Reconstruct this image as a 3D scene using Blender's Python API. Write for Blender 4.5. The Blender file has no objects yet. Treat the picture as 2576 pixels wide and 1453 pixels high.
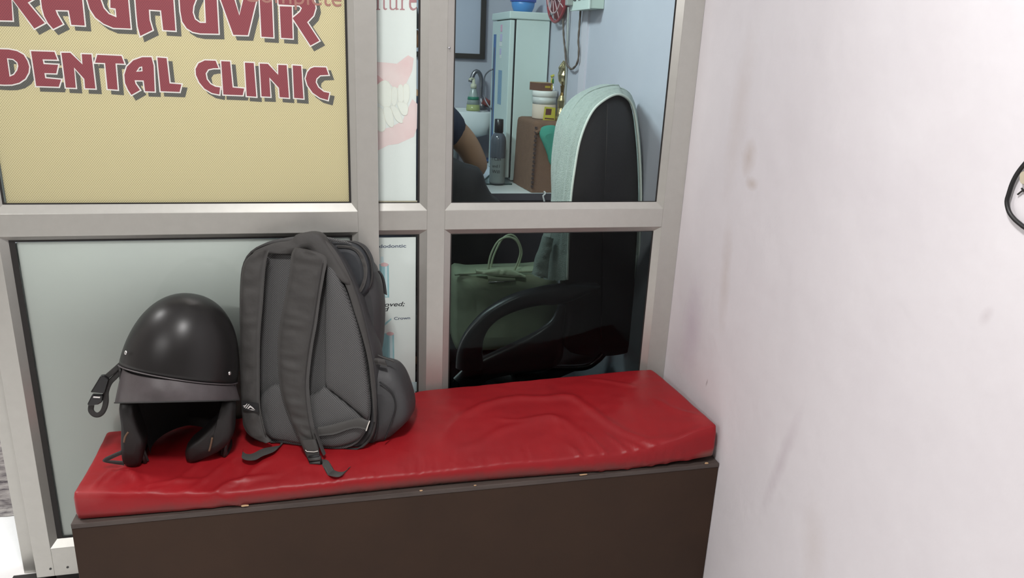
import bpy, bmesh, math, random
from mathutils import Vector, Matrix, noise
from mathutils.geometry import tessellate_polygon
V = Vector
R = math.radians
sc = bpy.context.scene
col = sc.collection
rng = random.Random(7)

# ------------------------------------------------------------------ camera
cd = bpy.data.cameras.new('camera'); cam = bpy.data.objects.new('camera', cd); col.objects.link(cam)
cd.sensor_width = 36; cd.lens = 36*1900.127/2576; cd.clip_start = .02
_r = V((0.97161226,-0.23282224,0.04199297)); _u = V((0.03155665,0.30345758,0.95232225)); _f = V((0.23446489,0.92396282,-0.3021902))
cam.matrix_world = Matrix(((_r.x,_u.x,-_f.x,0),(_r.y,_u.y,-_f.y,-1.85),(_r.z,_u.z,-_f.z,1.325),(0,0,0,1)))
sc.camera = cam
# ------------------------------------------------------------------ world, lights, exposure
w = bpy.data.worlds.new('world'); sc.world = w; w.use_nodes = True
w.node_tree.nodes['Background'].inputs[0].default_value = (.8,.85,.9,1); w.node_tree.nodes['Background'].inputs[1].default_value = .05
sc.view_settings.view_transform = 'Standard'; sc.view_settings.look = 'None'; sc.view_settings.gamma = 1; sc.view_settings.use_curve_mapping = False
sc.view_settings.exposure = .31
def area(name, loc, target, sx, sy, power, color):
    l = bpy.data.lights.new(name, 'AREA'); l.shape = 'RECTANGLE'; l.size = sx; l.size_y = sy; l.energy = power; l.color = color
    o = bpy.data.objects.new(name, l); col.objects.link(o); o.location = loc
    o.rotation_euler = (V(target)-V(loc)).to_track_quat('-Z','Y').to_euler(); return o
area('waiting_room_light', (-.12,-1.32,2.36), (-.1,-1.1,0), .22, .22, 24, (1,.98,.97))
area('waiting_room_fill', (-2.0,-2.2,2.2), (-.6,-.05,.4), 1.2, .08, 15, (1,.98,.97))  # added unseen fill from the left, brightens the lower door film
area('cabin_light', (-.30,.30,2.35), (.35,.8,.6), .5, .10, 16, (.78,.95,.97))
area('side_room_light', (-2.0,.5,2.6), (-1.8,.4,0), .4, .4, 34, (1,.99,.98))

# ------------------------------------------------------------------ materials
MATS = {}
def M(name, c, rough=.6, metal=0., bump=0., bscale=80., var=0., vscale=3., spec=.5, coat=0., stretch=(1,1,1), c2=None, bdist=.002, sheen=0.):
    m = bpy.data.materials.new(name); m.use_nodes = True; nt = m.node_tree; n = nt.nodes; b = n['Principled BSDF']
    b.inputs['Base Color'].default_value = (*c,1); b.inputs['Roughness'].default_value = rough; b.inputs['Metallic'].default_value = metal
    b.inputs['Specular IOR Level'].default_value = spec; b.inputs['Coat Weight'].default_value = coat; b.inputs['Sheen Weight'].default_value = sheen
    tc = n.new('ShaderNodeTexCoord'); mp = n.new('ShaderNodeMapping'); mp.inputs['Scale'].default_value = stretch
    nt.links.new(tc.outputs['Object'], mp.inputs[0])
    if var or c2:
        t = n.new('ShaderNodeTexNoise'); t.inputs['Scale'].default_value = vscale; t.inputs['Detail'].default_value = 6; t.inputs['Roughness'].default_value = .65
        nt.links.new(mp.outputs[0], t.inputs['Vector'])
        r = n.new('ShaderNodeValToRGB'); r.color_ramp.elements[0].position = .3; r.color_ramp.elements[1].position = .72
        c2 = c2 or tuple(max(0,x*(1-var)) for x in c)
        r.color_ramp.elements[0].color = (*c2,1); r.color_ramp.elements[1].color = (*c,1)
        nt.links.new(t.outputs['Fac'], r.inputs[0]); nt.links.new(r.outputs[0], b.inputs['Base Color'])
    if bump:
        t = n.new('ShaderNodeTexNoise'); t.inputs['Scale'].default_value = bscale; t.inputs['Detail'].default_value = 4
        nt.links.new(mp.outputs[0], t.inputs['Vector'])
        bp = n.new('ShaderNodeBump'); bp.inputs['Strength'].default_value = bump; bp.inputs['Distance'].default_value = bdist
        nt.links.new(t.outputs['Fac'], bp.inputs['Height']); nt.links.new(bp.outputs[0], b.inputs['Normal'])
    MATS[name] = m; return m
def MG(name, tint, refl=1.0, rough=0.0, ior=1.27):
    """thin window glass: clear, tinted, mirror reflection by Fresnel"""
    m = bpy.data.materials.new(name); m.use_nodes = True; nt = m.node_tree; n = nt.nodes; n.clear()
    o = n.new('ShaderNodeOutputMaterial'); mx = n.new('ShaderNodeMixShader'); t = n.new('ShaderNodeBsdfTransparent'); g = n.new('ShaderNodeBsdfGlossy'); f = n.new('ShaderNodeFresnel')
    t.inputs[0].default_value = (*tint,1); g.inputs['Roughness'].default_value = rough; g.inputs[0].default_value = (refl,refl,refl,1); f.inputs[0].default_value = ior
    nt.links.new(f.outputs[0], mx.inputs[0]); nt.links.new(t.outputs[0], mx.inputs[1]); nt.links.new(g.outputs[0], mx.inputs[2]); nt.links.new(mx.outputs[0], o.inputs[0])
    MATS[name] = m; return m
def MDOT(name, c, cd_, scale, rough=.8, bump=.6, rot=45, lo=.25, hi=.42, sxy=(1,1)):
    """woven / perforated material: a regular lattice of dark holes over UV (metres)"""
    m = M(name, c, rough); nt = m.node_tree; n = nt.nodes; b = n['Principled BSDF']
    uv = n.new('ShaderNodeTexCoord'); mp = n.new('ShaderNodeMapping'); mp.inputs['Rotation'].default_value = (0,0,R(rot)); mp.inputs['Scale'].default_value = (sxy[0],sxy[1],1)
    v = n.new('ShaderNodeTexVoronoi'); v.voronoi_dimensions = '2D'; v.inputs['Randomness'].default_value = 0; v.inputs['Scale'].default_value = scale
    nt.links.new(uv.outputs['UV'], mp.inputs[0]); nt.links.new(mp.outputs[0], v.inputs['Vector'])
    r = n.new('ShaderNodeValToRGB'); r.color_ramp.elements[0].position = lo; r.color_ramp.elements[1].position = hi
    r.color_ramp.elements[0].color = (*cd_,1); r.color_ramp.elements[1].color = (*c,1)
    nt.links.new(v.outputs['Distance'], r.inputs[0]); nt.links.new(r.outputs[0], b.inputs['Base Color'])
    bp = n.new('ShaderNodeBump'); bp.inputs['Strength'].default_value = bump; bp.inputs['Distance'].default_value = .0008
    nt.links.new(v.outputs['Distance'], bp.inputs['Height']); nt.links.new(bp.outputs[0], b.inputs['Normal'])
    return m
M('wall_paint', (.77,.742,.768), .75, bump=.5, bscale=18, bdist=.004, c2=(.705,.672,.70), vscale=2.6, stretch=(1,1,.85))
def stain(name, spots):
    nt = MATS[name].node_tree; n = nt.nodes; b = n['Principled BSDF']; src = b.inputs['Base Color'].links[0].from_socket
    tc = n.new('ShaderNodeTexCoord'); nz = n.new('ShaderNodeTexNoise'); nz.inputs['Scale'].default_value = 16; nz.inputs['Detail'].default_value = 8; nz.inputs['Roughness'].default_value = .7
    nt.links.new(tc.outputs['Object'], nz.inputs['Vector'])
    for c, r_, tilt, colr, k in spots:
        mp = n.new('ShaderNodeMapping'); mp.vector_type = 'TEXTURE'; mp.inputs['Location'].default_value = c; mp.inputs['Scale'].default_value = r_ if len(r_) == 3 else (1,*r_); mp.inputs['Rotation'].default_value = (tilt,0,0)
        ln = n.new('ShaderNodeVectorMath'); ln.operation = 'LENGTH'; nt.links.new(tc.outputs['Object'], mp.inputs[0]); nt.links.new(mp.outputs[0], ln.inputs[0])
        a = n.new('ShaderNodeMath'); a.operation = 'MULTIPLY_ADD'; a.inputs[1].default_value = -1; a.inputs[2].default_value = .52; nt.links.new(ln.outputs['Value'], a.inputs[0])
        d = n.new('ShaderNodeMath'); d.operation = 'ADD'; nt.links.new(a.outputs[0], d.inputs[0]); nt.links.new(nz.outputs['Fac'], d.inputs[1])
        m_ = n.new('ShaderNodeMath'); m_.operation = 'MULTIPLY'; m_.use_clamp = True; m_.inputs[1].default_value = k; nt.links.new(d.outputs[0], m_.inputs[0])
        mx = n.new('ShaderNodeMix'); mx.data_type = 'RGBA'; mx.inputs['B'].default_value = (*colr,1)
        nt.links.new(m_.outputs[0], mx.inputs['Factor']); nt.links.new(src, mx.inputs['A']); src = mx.outputs['Result']
    nt.links.new(src, b.inputs['Base Color'])
ST = (.56,.49,.465)
stain('wall_paint', [((.935,-.2952,1.1136),(.035,.05),.1,ST,0.80),((.935,-.3236,1.0576),(.030,.018),0,ST,0.88),((.935,-.2312,1.2099),(.05,.22),.05,ST,0.35),((.935,-.265,.8259),(.03,.16),-.1,ST,0.48),
  ((.935,-.13,.6418),(.06,.16),0,(.58,.50,.58),.6),((.935,-.5916,.5024),(.022,.17),.25,(.55,.49,.53),.55),((.935,-.2441,.5294),(.004,.014),.25,(.35,.29,.29),.8),((.935,-.735,.3944),(.05,.13),-.2,ST,0.35),((.935,-.7204,1.1148),(.25,.10),.1,(.62,.58,.62),.22),((.935,-.9992,.9809),(.012,.02),.4,(.55,.5,.52),.5)])
M('cabin_paint', (.56,.575,.64), .7, bump=.2, bscale=12, c2=(.51,.52,.59), vscale=2.5)
M('rear_paint', (.34,.31,.29), .7)
M('white_paint', (.80,.79,.78), .7)
M('ceiling_paint', (.82,.81,.80), .8)
M('floor_tile', (.78,.77,.76), .35, c2=(.72,.71,.70), vscale=6)
M('floor_shade', (.030,.030,.034), .5)  # near-black tone, floor shade put into the colour
M('aluminium', (.55,.545,.51), .33, metal=.55, bump=.05, bscale=300, stretch=(1,1,1), bdist=.0005, var=.06, vscale=40)
M('gasket', (.015,.013,.012), .7)
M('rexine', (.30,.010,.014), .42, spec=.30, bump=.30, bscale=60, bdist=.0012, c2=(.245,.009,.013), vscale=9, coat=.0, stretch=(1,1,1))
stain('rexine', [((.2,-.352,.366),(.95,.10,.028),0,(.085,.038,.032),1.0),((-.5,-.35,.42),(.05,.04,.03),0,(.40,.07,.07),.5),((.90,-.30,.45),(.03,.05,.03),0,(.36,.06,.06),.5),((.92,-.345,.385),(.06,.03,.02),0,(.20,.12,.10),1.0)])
M('laminate', (.048,.027,.0175), .55, spec=.18, c2=(.038,.022,.015), vscale=5, bump=.04, bscale=200)
M('edge_band', (.085,.065,.056), .6, c2=(.05,.037,.032), vscale=40, bump=.2, bscale=200, stretch=(.2,1,1))
M('raw_wood', (.55,.36,.20), .8)
M('helmet_shell', (.013,.012,.012), .36, bump=.06, bscale=500, bdist=.0004, spec=.35)
M('helmet_trim', (.022,.02,.02), .35)
M('helmet_visor', (.095,.082,.086), .40, c2=(.050,.042,.044), vscale=12)
M('helmet_foam', (.010,.009,.009), .9, bump=.4, bscale=120)
M('vinyl_black', (.008,.007,.007), .5, bump=.2, bscale=60)
M('steel', (.7,.69,.68), .25, metal=1)
M('cord_brown', (.13,.075,.045), .8)
M('webbing', (.030,.029,.028), .75, bump=.4, bscale=500)
M('webbing_grey', (0.0525,0.0510,0.0480), .7, bump=.4, bscale=600, bdist=.0006)
M('bag_fabric', (0.0484,0.0460,0.0437), .72, bump=.5, bscale=45, bdist=.003, var=.12, vscale=9)
M('bag_navy', (0.0225,0.0255,0.0300), .62, bump=.5, bscale=35, bdist=.003)
M('bag_side', (0.0418,0.0418,0.0439), .58, bump=.5, bscale=22, bdist=.005)
M('bag_trim', (0.0315,0.0301,0.0294), .6)
MDOT('bag_mesh', (.098,.098,.098), (.026,.026,.026), 277, bump=.8, lo=.16, hi=.44)
M('white_thread', (.7,.68,.62), .8)
M('black_label', (.012,.012,.013), .6)
M('label_white', (.72,.70,.68), .7)
MDOT('banner', (.70,.62,.375), (.40,.36,.20), 300, rough=.65, bump=.1, rot=45, lo=.16, hi=.40, sxy=(1,.81))
MDOT('print_maroon', (.305,.062,.080), (.17,.045,.055), 300, rough=.65, bump=.05, rot=45, lo=.10, hi=.36, sxy=(1,.81))
M('print_white', (.86,.83,.80), .65)
MDOT('print_grey', (.125,.125,.115), (.06,.06,.055), 300, rough=.65, bump=.05, rot=45, lo=.12, hi=.38, sxy=(1,.81))
M('print_ghost', (.40,.19,.16), .65)
M('film_white', (.71,.77,.72), .55, c2=(.68,.74,.70), vscale=3)
M('poster_white', (.82,.84,.82), .5)
M('print_rose', (.82,.60,.60), .55, c2=(.87,.72,.71), vscale=14)
M('print_tooth', (.86,.86,.80), .55)
M('print_tooth_shade', (.80,.78,.70), .55)
M('print_text_rose', (.48,.24,.26), .6)
M('print_black', (.02,.02,.025), .6)
M('print_navy', (.10,.12,.19), .6)
M('print_teal', (.26,.52,.58), .6, c2=(.44,.66,.70), vscale=60, stretch=(4,1,.4))
M('print_pale_blue', (.66,.78,.82), .6)
M('print_coral', (.80,.50,.51), .6)
MG('clear_glass', (.985,.992,.99))
MG('cabin_glass', (.965,.985,.98), ior=1.2)
MG('smoked_glass', (.53,.56,.55), ior=1.18)
M('rag_pile', (.62,.58,.54), .95, c2=(.045,.035,.045), vscale=30, bump=1, bscale=120, bdist=.01, stretch=(.4,1.3,1))
M('black_rubber', (.012,.012,.013), .45)
M('beige_plastic', (.50,.44,.33), .5)
# cabin
M('towel', (.38,.455,.41), .95, bump=1, bscale=420, bdist=.003, sheen=.3, c2=(.29,.36,.325), vscale=110)
M('towel_hem', (.60,.66,.60), .9, bump=.5, bscale=500)
M('chair_black', (.0075,.0075,.0085), .6, bump=.2, bscale=200)
M('gloss_black', (.012,.012,.013), .18)
M('moulded_black', (.016,.017,.020), .32)
M('cabinet_paint', (.66,.78,.74), .5, c2=(.61,.73,.69), vscale=4)
M('cabinet_gap', (.012,.014,.014), .8)
M('sticker_blue', (.06,.17,.42), .5)
M('sticker_blue_pale', (.16,.33,.52), .5, c2=(.30,.44,.56), vscale=50, stretch=(1,1,4))
M('sticker_grey', (.12,.13,.17), .5)
M('sticker_pink', (.80,.45,.60), .5)
M('sticker_lilac', (.62,.58,.80), .5)
M('bowl_blue', (.07,.27,.62), .35)
M('bowl_rim', (.06,.12,.50), .35)
M('frame_dark', (.03,.026,.022), .5)
M('board_white', (.52,.56,.66), .35)
M('porcelain', (.78,.82,.82), .15)
M('chrome_dull', (.30,.30,.32), .3, metal=.9)
M('soap_plastic', (.42,.47,.20), .25)
M('soap_clear', (.38,.44,.42), .2)
M('pump_cream', (.66,.66,.50), .4)
M('label_green', (.03,.22,.14), .5)
M('tap_red', (.34,.08,.07), .4)
M('brown_cloth', (.205,.115,.070), .95, bump=.8, bscale=260, bdist=.003, c2=(.165,.092,.056), vscale=40)
M('brown_trim', (.06,.038,.034), .9)
M('green_cloth', (.045,.29,.21), .85, bump=.5, bscale=60)
M('jar_white', (.62,.64,.61), .35)
M('jar_lid', (.80,.81,.76), .35)
M('powder', (.62,.52,.42), .9)
M('packet_yellow', (.52,.47,.05), .45)
M('packet_dark', (.10,.025,.022), .5)
M('carton_brown', (.135,.06,.035), .7)
M('carton_top', (.36,.24,.12), .7)
M('carton_yellow', (.46,.34,.03), .6)
M('gold', (.50,.43,.24), .28, metal=1, bump=.5, bscale=30, bdist=.01)
M('gold_dark', (.20,.13,.04), .3, metal=.8)
M('spray_green', (.04,.22,.05), .4)
M('clear_plastic', (.50,.53,.58), .15)
M('desk_white', (.78,.83,.80), .4)
M('desk_dark', (.055,.05,.06), .5)
M('desk_glass', (.30,.38,.38), .1)
M('glass_edge', (.02,.055,.05), .2)
M('paper_white', (.66,.72,.80), .5)
M('paper_blue', (.10,.22,.55), .5)
M('bottle_grey', (.085,.10,.12), .12)
M('bottle_liquid', (.21,.245,.235), .2)
M('cap_black', (.008,.008,.009), .3)
M('cable_white', (.62,.62,.60), .5)
M('cable_brown', (.13,.10,.08), .6)
M('rod_grey', (.36,.38,.36), .4)
M('fan_red', (.32,.045,.055), .4)
M('fan_pale', (.62,.45,.46), .4)
M('switch_box', (.52,.62,.55), .5)
M('switch_front', (.66,.76,.70), .5)
M('socket_dark', (.05,.05,.05), .5)
M('conduit', (.66,.64,.70), .6)
M('skin', (.36,.20,.11), .55)
M('shirt_navy', (.020,.026,.048), .85, bump=.3, bscale=200)
M('trousers_black', (.010,.010,.011), .9)
M('hair_black', (.008,.007,.007), .6)
M('handbag_green', (.52,.60,.41), .34, bump=.2, bscale=30, bdist=.006, c2=(.40,.47,.32), vscale=7)
M('handbag_dark', (.05,.055,.045), .5)
M('wipe_white', (.6,.6,.6), .6)

# ------------------------------------------------------------------ mesh helpers
def link(name, me, mat=None, parent=None, smooth=False, kind=None):
    if smooth:
        for p in me.polygons: p.use_smooth = True
    o = bpy.data.objects.new(name, me); col.objects.link(o)
    if mat:
        for mm in ([mat] if isinstance(mat, str) else mat): me.materials.append(MATS[mm])
    if parent:
        o.parent = parent
        if parent.type == 'EMPTY': o.matrix_parent_inverse = Matrix.Translation(-parent.location)
    if kind: o['kind'] = kind
    return o
def tag(o, label, cat, group=None):
    o['label'] = label; o['category'] = cat
    if group: o['group'] = group
    return o
def thing(name, loc, label, cat, group=None):
    o = bpy.data.objects.new(name, None); col.objects.link(o); o.location = loc; o.empty_display_size = .05
    return tag(o, label, cat, group)
def struct(o): o['kind'] = 'structure'; return o
class B:
    """collects shapes in world coordinates into one mesh"""
    def __init__(s): s.v = []; s.f = []; s.uv = None; s.mi = []
    def add(s, vs, fs, mi=0):
        k = len(s.v); s.v += [tuple(p) for p in vs]; s.f += [tuple(i+k for i in f) for f in fs]; s.mi += [mi]*len(fs); return s
    def box(s, a, b, mi=0):
        (x0,y0,z0),(x1,y1,z1) = a, b
        return s.add([(x0,y0,z0),(x1,y0,z0),(x1,y1,z0),(x0,y1,z0),(x0,y0,z1),(x1,y0,z1),(x1,y1,z1),(x0,y1,z1)],
                     [(0,3,2,1),(4,5,6,7),(0,1,5,4),(1,2,6,5),(2,3,7,6),(3,0,4,7)], mi)
    def tube(s, pts, r, n=10, cap=True, mi=0, flat=None, closed=False):
        pts = [V(p) for p in pts]; N = len(pts); rs = r if isinstance(r, (list,tuple)) else [r]*N
        k = len(s.v); up = None; vs = []; fs = []
        for i,p in enumerate(pts):
            if closed: t = (pts[(i+1)%N]-pts[i-1]).normalized()
            else: t = (pts[min(i+1,N-1)]-pts[max(i-1,0)]).normalized()
            if up is None:
                up = V((0,0,1)) if abs(t.z) < .9 else V((1,0,0))
                if flat: up = V(flat)
            sd = t.cross(up).normalized(); up = sd.cross(t).normalized()
            for j in range(n):
                a = 2*math.pi*j/n; vs.append(p+sd*math.cos(a)*rs[i]+up*math.sin(a)*rs[i])
        for i in range(N if closed else N-1):
            i2 = (i+1)%N
            for j in range(n): fs.append((i*n+j, i*n+(j+1)%n, i2*n+(j+1)%n, i2*n+j))
        if cap and not closed:
            fs.append(tuple(range(n-1,-1,-1))); fs.append(tuple((N-1)*n+j for j in range(n)))
        return s.add(vs, fs, mi)
    def lathe(s, c, prof, n=32, mi=0, axis=V((0,0,1)), sx=1, sy=1):
        """prof: list of (radius, height)"""
        c = V(c); q = V((0,0,1)).rotation_difference(axis); vs = []; fs = []
        for r,h in prof:
            for j in range(n):
                a = 2*math.pi*j/n; vs.append(c+q@V((math.cos(a)*r*sx, math.sin(a)*r*sy, h)))
        for i in range(len(prof)-1):
            for j in range(n): fs.append((i*n+j, i*n+(j+1)%n, (i+1)*n+(j+1)%n, (i+1)*n+j))
        fs.append(tuple(range(n-1,-1,-1))); fs.append(tuple((len(prof)-1)*n+j for j in range(n)))
        return s.add(vs, fs, mi)
    def grid(s, rows, mi=0, closed=False):
        n = len(rows[0]); vs = [p for r in rows for p in r]; fs = []
        for i in range(len(rows)-1):
            for j in range(n if closed else n-1):
                j2 = (j+1)%n; fs.append((i*n+j, i*n+j2, (i+1)*n+j2, (i+1)*n+j))
        return s.add(vs, fs, mi)
    def prism(s, poly, d, mi=0):
        """poly: 3-D outline; d: vector of extrusion"""
        d = V(d); n = len(poly); a = [V(p) for p in poly]; b = [p+d for p in a]
        fs = [tuple(range(n)), tuple(range(2*n-1,n-1,-1))]+[(i,n+i,n+(i+1)%n,(i+1)%n) for i in range(n)]
        return s.add(a+b, fs, mi)
    def mesh(s, name, weld=False):
        me = bpy.data.meshes.new(name); me.from_pydata(s.v, [], s.f)
        for p,m in zip(me.polygons, s.mi): p.material_index = m
        bm = bmesh.new(); bm.from_mesh(me)
        if weld: bmesh.ops.remove_doubles(bm, verts=bm.verts, dist=1e-5)
        bmesh.ops.recalc_face_normals(bm, faces=bm.faces); bm.to_mesh(me); bm.free(); return me
    def obj(s, name, mat, parent=None, smooth=False, kind=None, bevel=0, uv=None, weld=False, sub=0):
        me = s.mesh(name, weld)
        if uv:
            l = me.uv_layers.new(name='uv')
            for lp in me.loops: l.data[lp.index].uv = uv(me.vertices[lp.vertex_index].co)
        o = link(name, me, mat, parent, smooth, kind)
        if bevel:
            md = o.modifiers.new('bevel','BEVEL'); md.width = bevel; md.segments = 2; md.limit_method = 'ANGLE'; md.angle_limit = R(40)
        if sub:
            md = o.modifiers.new('sub','SUBSURF'); md.levels = sub; md.render_levels = sub
        return o
def bx(name, a, b, mat, parent=None, bevel=0, **k): return B().box(a,b).obj(name, mat, parent, bevel=bevel, **k)
def catmull(pts, n, closed=False):
    pts = [V(p) for p in pts]; N = len(pts); segs = N if closed else N-1; dense = []
    for i in range(segs):
        g = (lambda k: pts[k%N]) if closed else (lambda k: pts[max(0,min(N-1,k))])
        p0,p1,p2,p3 = g(i-1),g(i),g(i+1),g(i+2)
        for k in range(12):
            t = k/12; dense.append(.5*((2*p1)+(p2-p0)*t+(2*p0-5*p1+4*p2-p3)*t*t+(3*p1-p0-3*p2+p3)*t**3))
    dense.append(pts[0] if closed else pts[-1])
    L = [0]
    for a,b in zip(dense, dense[1:]): L.append(L[-1]+(b-a).length)
    out = []; j = 0; m = n if closed else n-1
    for i in range(n):
        d = L[-1]*i/m
        while j < len(L)-2 and L[j+1] < d: j += 1
        t = (d-L[j])/max(1e-9, L[j+1]-L[j]); out.append(dense[j].lerp(dense[j+1], min(1,max(0,t))))
    return out
def rings(b, outline, nvec, prof, mi=0):
    """outline 3-D closed, prof list of (scale about the centroid, offset along nvec); capped by a fan"""
    c = sum(outline, V((0,0,0)))/len(outline); nvec = V(nvec)
    rows = [[c+(p-c)*s+nvec*d for p in outline] for s,d in prof]
    b.grid(rows, mi, closed=True); n = len(outline)
    for row, rev in ((rows[0], True), (rows[-1], False)):
        cc = sum(row, V((0,0,0)))/n
        b.add(row+[cc], [((j+1)%n, j, n) if rev else (j,(j+1)%n,n) for j in range(n)], mi)
    return b
def pillow_prof(t, edge=.12, n=6):
    """front and back bulge of total thickness t, rim rounded"""
    pr = []
    for i in range(n+1): a = math.pi*i/n; pr.append((1-edge*(1-math.sin(a)), -t/2*math.cos(a)))
    return [(.45, -t/2*1.0), *pr, (.45, t/2*1.0)]
def band(left, right, t, n=40, m=7, nrm=(0,-1,0), puff=1.0, wr=0, seed=0):
    """strap between two edge lines: thickness t along nrm, rounded edges"""
    L_ = catmull(left, n); R_ = catmull(right, n); nv = V(nrm).normalized(); rows = []
    for i in range(n):
        row = []
        for j in range(m):
            u = j/(m-1); h = t*(max(0, 1-(2*u-1)**2)**.35 if puff else 1)
            p = L_[i].lerp(R_[i], u); z = wr*noise.noise(V((u*2+seed, i*.35, seed)))*math.sin(math.pi*u) if wr else 0
            row.append(p+nv*(h/2+z))
        for j in range(m-1,-1,-1):
            u = j/(m-1); h = t*(max(0, 1-(2*u-1)**2)**.35 if puff else 1)
            row.append(L_[i].lerp(R_[i], u)-nv*(h/2))
        rows.append(row)
    b = B(); b.grid(rows, closed=True); k = len(rows[0])
    for row, rev in ((rows[0],1),(rows[-1],0)):
        cc = sum(row, V((0,0,0)))/k; b.add(row+[cc], [(j,(j+1)%k,k) for j in range(k)])
    return b
def ribbon(center, w_, nrm, t, n=40, puff=0):
    c = catmull(center, n); nv = V(nrm).normalized(); l = []; r_ = []
    for i,p in enumerate(c):
        s_ = (c[min(i+1,n-1)]-c[max(i-1,0)]).normalized().cross(nv).normalized()*(w_/2); l.append(p-s_); r_.append(p+s_)
    return band(l, r_, t, n, 5, nrm, puff)
def poly_mesh(polys, d=(0,0,0)):
    """flat print: polys = list of [outer, hole, hole ...] of 3-D points"""
    b = B()
    for i_, loops in enumerate(polys):
        loops = [[V(p)+V(d)+V((0,-4e-6*i_,0)) for p in l] for l in loops]; flat = [p for l in loops for p in l]
        b.add(flat, [tuple(t) for t in tessellate_polygon(loops)])
    return b
def offset_xz(loop, d):
    """offset a loop lying in an XZ plane outwards by d (whatever its winding)"""
    pts = [V((p[0],p[2])) for p in loop]; y = loop[0][1]
    ar = sum(a.x*b.y-b.x*a.y for a,b in zip(pts, pts[1:]+pts[:1]))
    if ar < 0: pts.reverse()
    out = []; n = len(pts)
    for i,p in enumerate(pts):
        e1 = (p-pts[i-1]).normalized(); e2 = (pts[(i+1)%n]-p).normalized()
        n1 = V((e1.y,-e1.x)); n2 = V((e2.y,-e2.x)); m = n1+n2
        k = d/max(.35, 1+n1.dot(n2)) if m.length > .2 else 0
        q = p+m*k; out.append((q.x, y, q.y))
    return out
def text_mesh(s, size, loc, shear=0, sx=1, mat=None, name='lettering', parent=None, align='LEFT', rotz=0, bold=0):
    cu = bpy.data.curves.new('t','FONT'); cu.body = s; cu.size = size; cu.shear = shear; cu.align_x = align; cu.offset = bold
    o = bpy.data.objects.new('t', cu); col.objects.link(o); bpy.context.view_layer.update()
    me = bpy.data.meshes.new_from_object(o.evaluated_get(bpy.context.evaluated_depsgraph_get())); bpy.data.objects.remove(o)
    me.transform(Matrix.Translation(V(loc)) @ Matrix.Rotation(rotz,4,'Z') @ Matrix.Rotation(R(90),4,'X') @ Matrix.Diagonal((sx,1,1,1)))
    me.materials.clear(); return link(name, me, mat, parent)
XZ = lambda p: (p[0], p[2])

# ------------------------------------------------------------------ the rooms
WX = .9352
struct(bx('wall_right', (WX,-3.6,0), (WX+.12,0,2.75), 'wall_paint'))
struct(bx('wall_cabin_right', (WX,0.0,0), (WX+.12,2.15,2.75), 'cabin_paint'))
struct(bx('wall_cabin_back', (-.75,2.0,0), (WX,2.12,2.75), 'cabin_paint'))
struct(bx('wall_divider', (-.85,.30,0), (-.75,2.12,2.75), 'cabin_paint'))
struct(bx('wall_side_room', (-3.3,1.16,0), (-.85,1.28,2.75), 'white_paint'))
struct(bx('wall_left', (-3.4,-3.6,0), (-3.3,1.28,2.75), 'rear_paint'))
struct(bx('wall_rear', (-3.3,-3.7,0), (WX,-3.6,2.75), 'rear_paint'))
struct(bx('floor', (-3.4,-3.7,-.08), (WX+.12,2.12,0), 'floor_tile'))
struct(bx('floor_cabin_shade', (-.75,.05,0), (WX,2.0,.004), 'floor_shade'))  # added dark slab, stands in for the shade low in the cabin
struct(bx('ceiling', (-3.4,-3.7,2.75), (WX+.12,2.12,2.85), 'ceiling_paint'))

# ------------------------------------------------------------------ aluminium partition
def beads(par, x0, x1, z0, z1, yf, yg, wb, wt, wl, wr, mat='aluminium'):
    """four sloping glazing beads between the frame face (yf) and the glass (yg)"""
    def bead(o0,o1,i0,i1):
        a = [V(p) for p in (o0,o1,i1,i0)]; bk = V((0,.004,0))
        b = B(); b.add([*a, *[V((p.x, yg, p.z)) for p in a[:2]], *[p+V((0,.0,0)) for p in a[2:]]][:4], [(0,1,2,3)])
        # wedge: sloping face plus back leg
        c = [V((o0[0],yg,o0[2])), V((o1[0],yg,o1[2]))]
        b = B(); b.add([*a, *c], [(0,1,2,3),(0,4,5,1),(4,3,2,5),(0,3,4),(1,5,2)])
        b.obj('glazing_bead', mat, par)
    O = [(x0,yf,z0),(x1,yf,z0),(x1,yf,z1),(x0,yf,z1)]; I = [(x0+wl,yg,z0+wb),(x1-wr,yg,z0+wb),(x1-wr,yg,z1-wt),(x0+wl,yg,z1-wt)]
    for k in range(4): bead(O[k], O[(k+1)%4], I[k], I[(k+1)%4])
def gasket(par, x0, x1, z0, z1, y, l, r, t, b_):
    g = B(); e = .0012
    g.box((x0,y-e,z0),(x0+l,y,z1)); g.box((x1-r,y-e,z0),(x1,y,z1)); g.box((x0+l,y-e,z0),(x1-r,y,z0+b_)); g.box((x0+l,y-e,z1-t),(x1-r,y,z1))
    g.obj('gasket', 'gasket', par)

win = bpy.data.objects.new('window_1', None); col.objects.link(win); struct(win)
YF, YG = 0.0, .012
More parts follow.
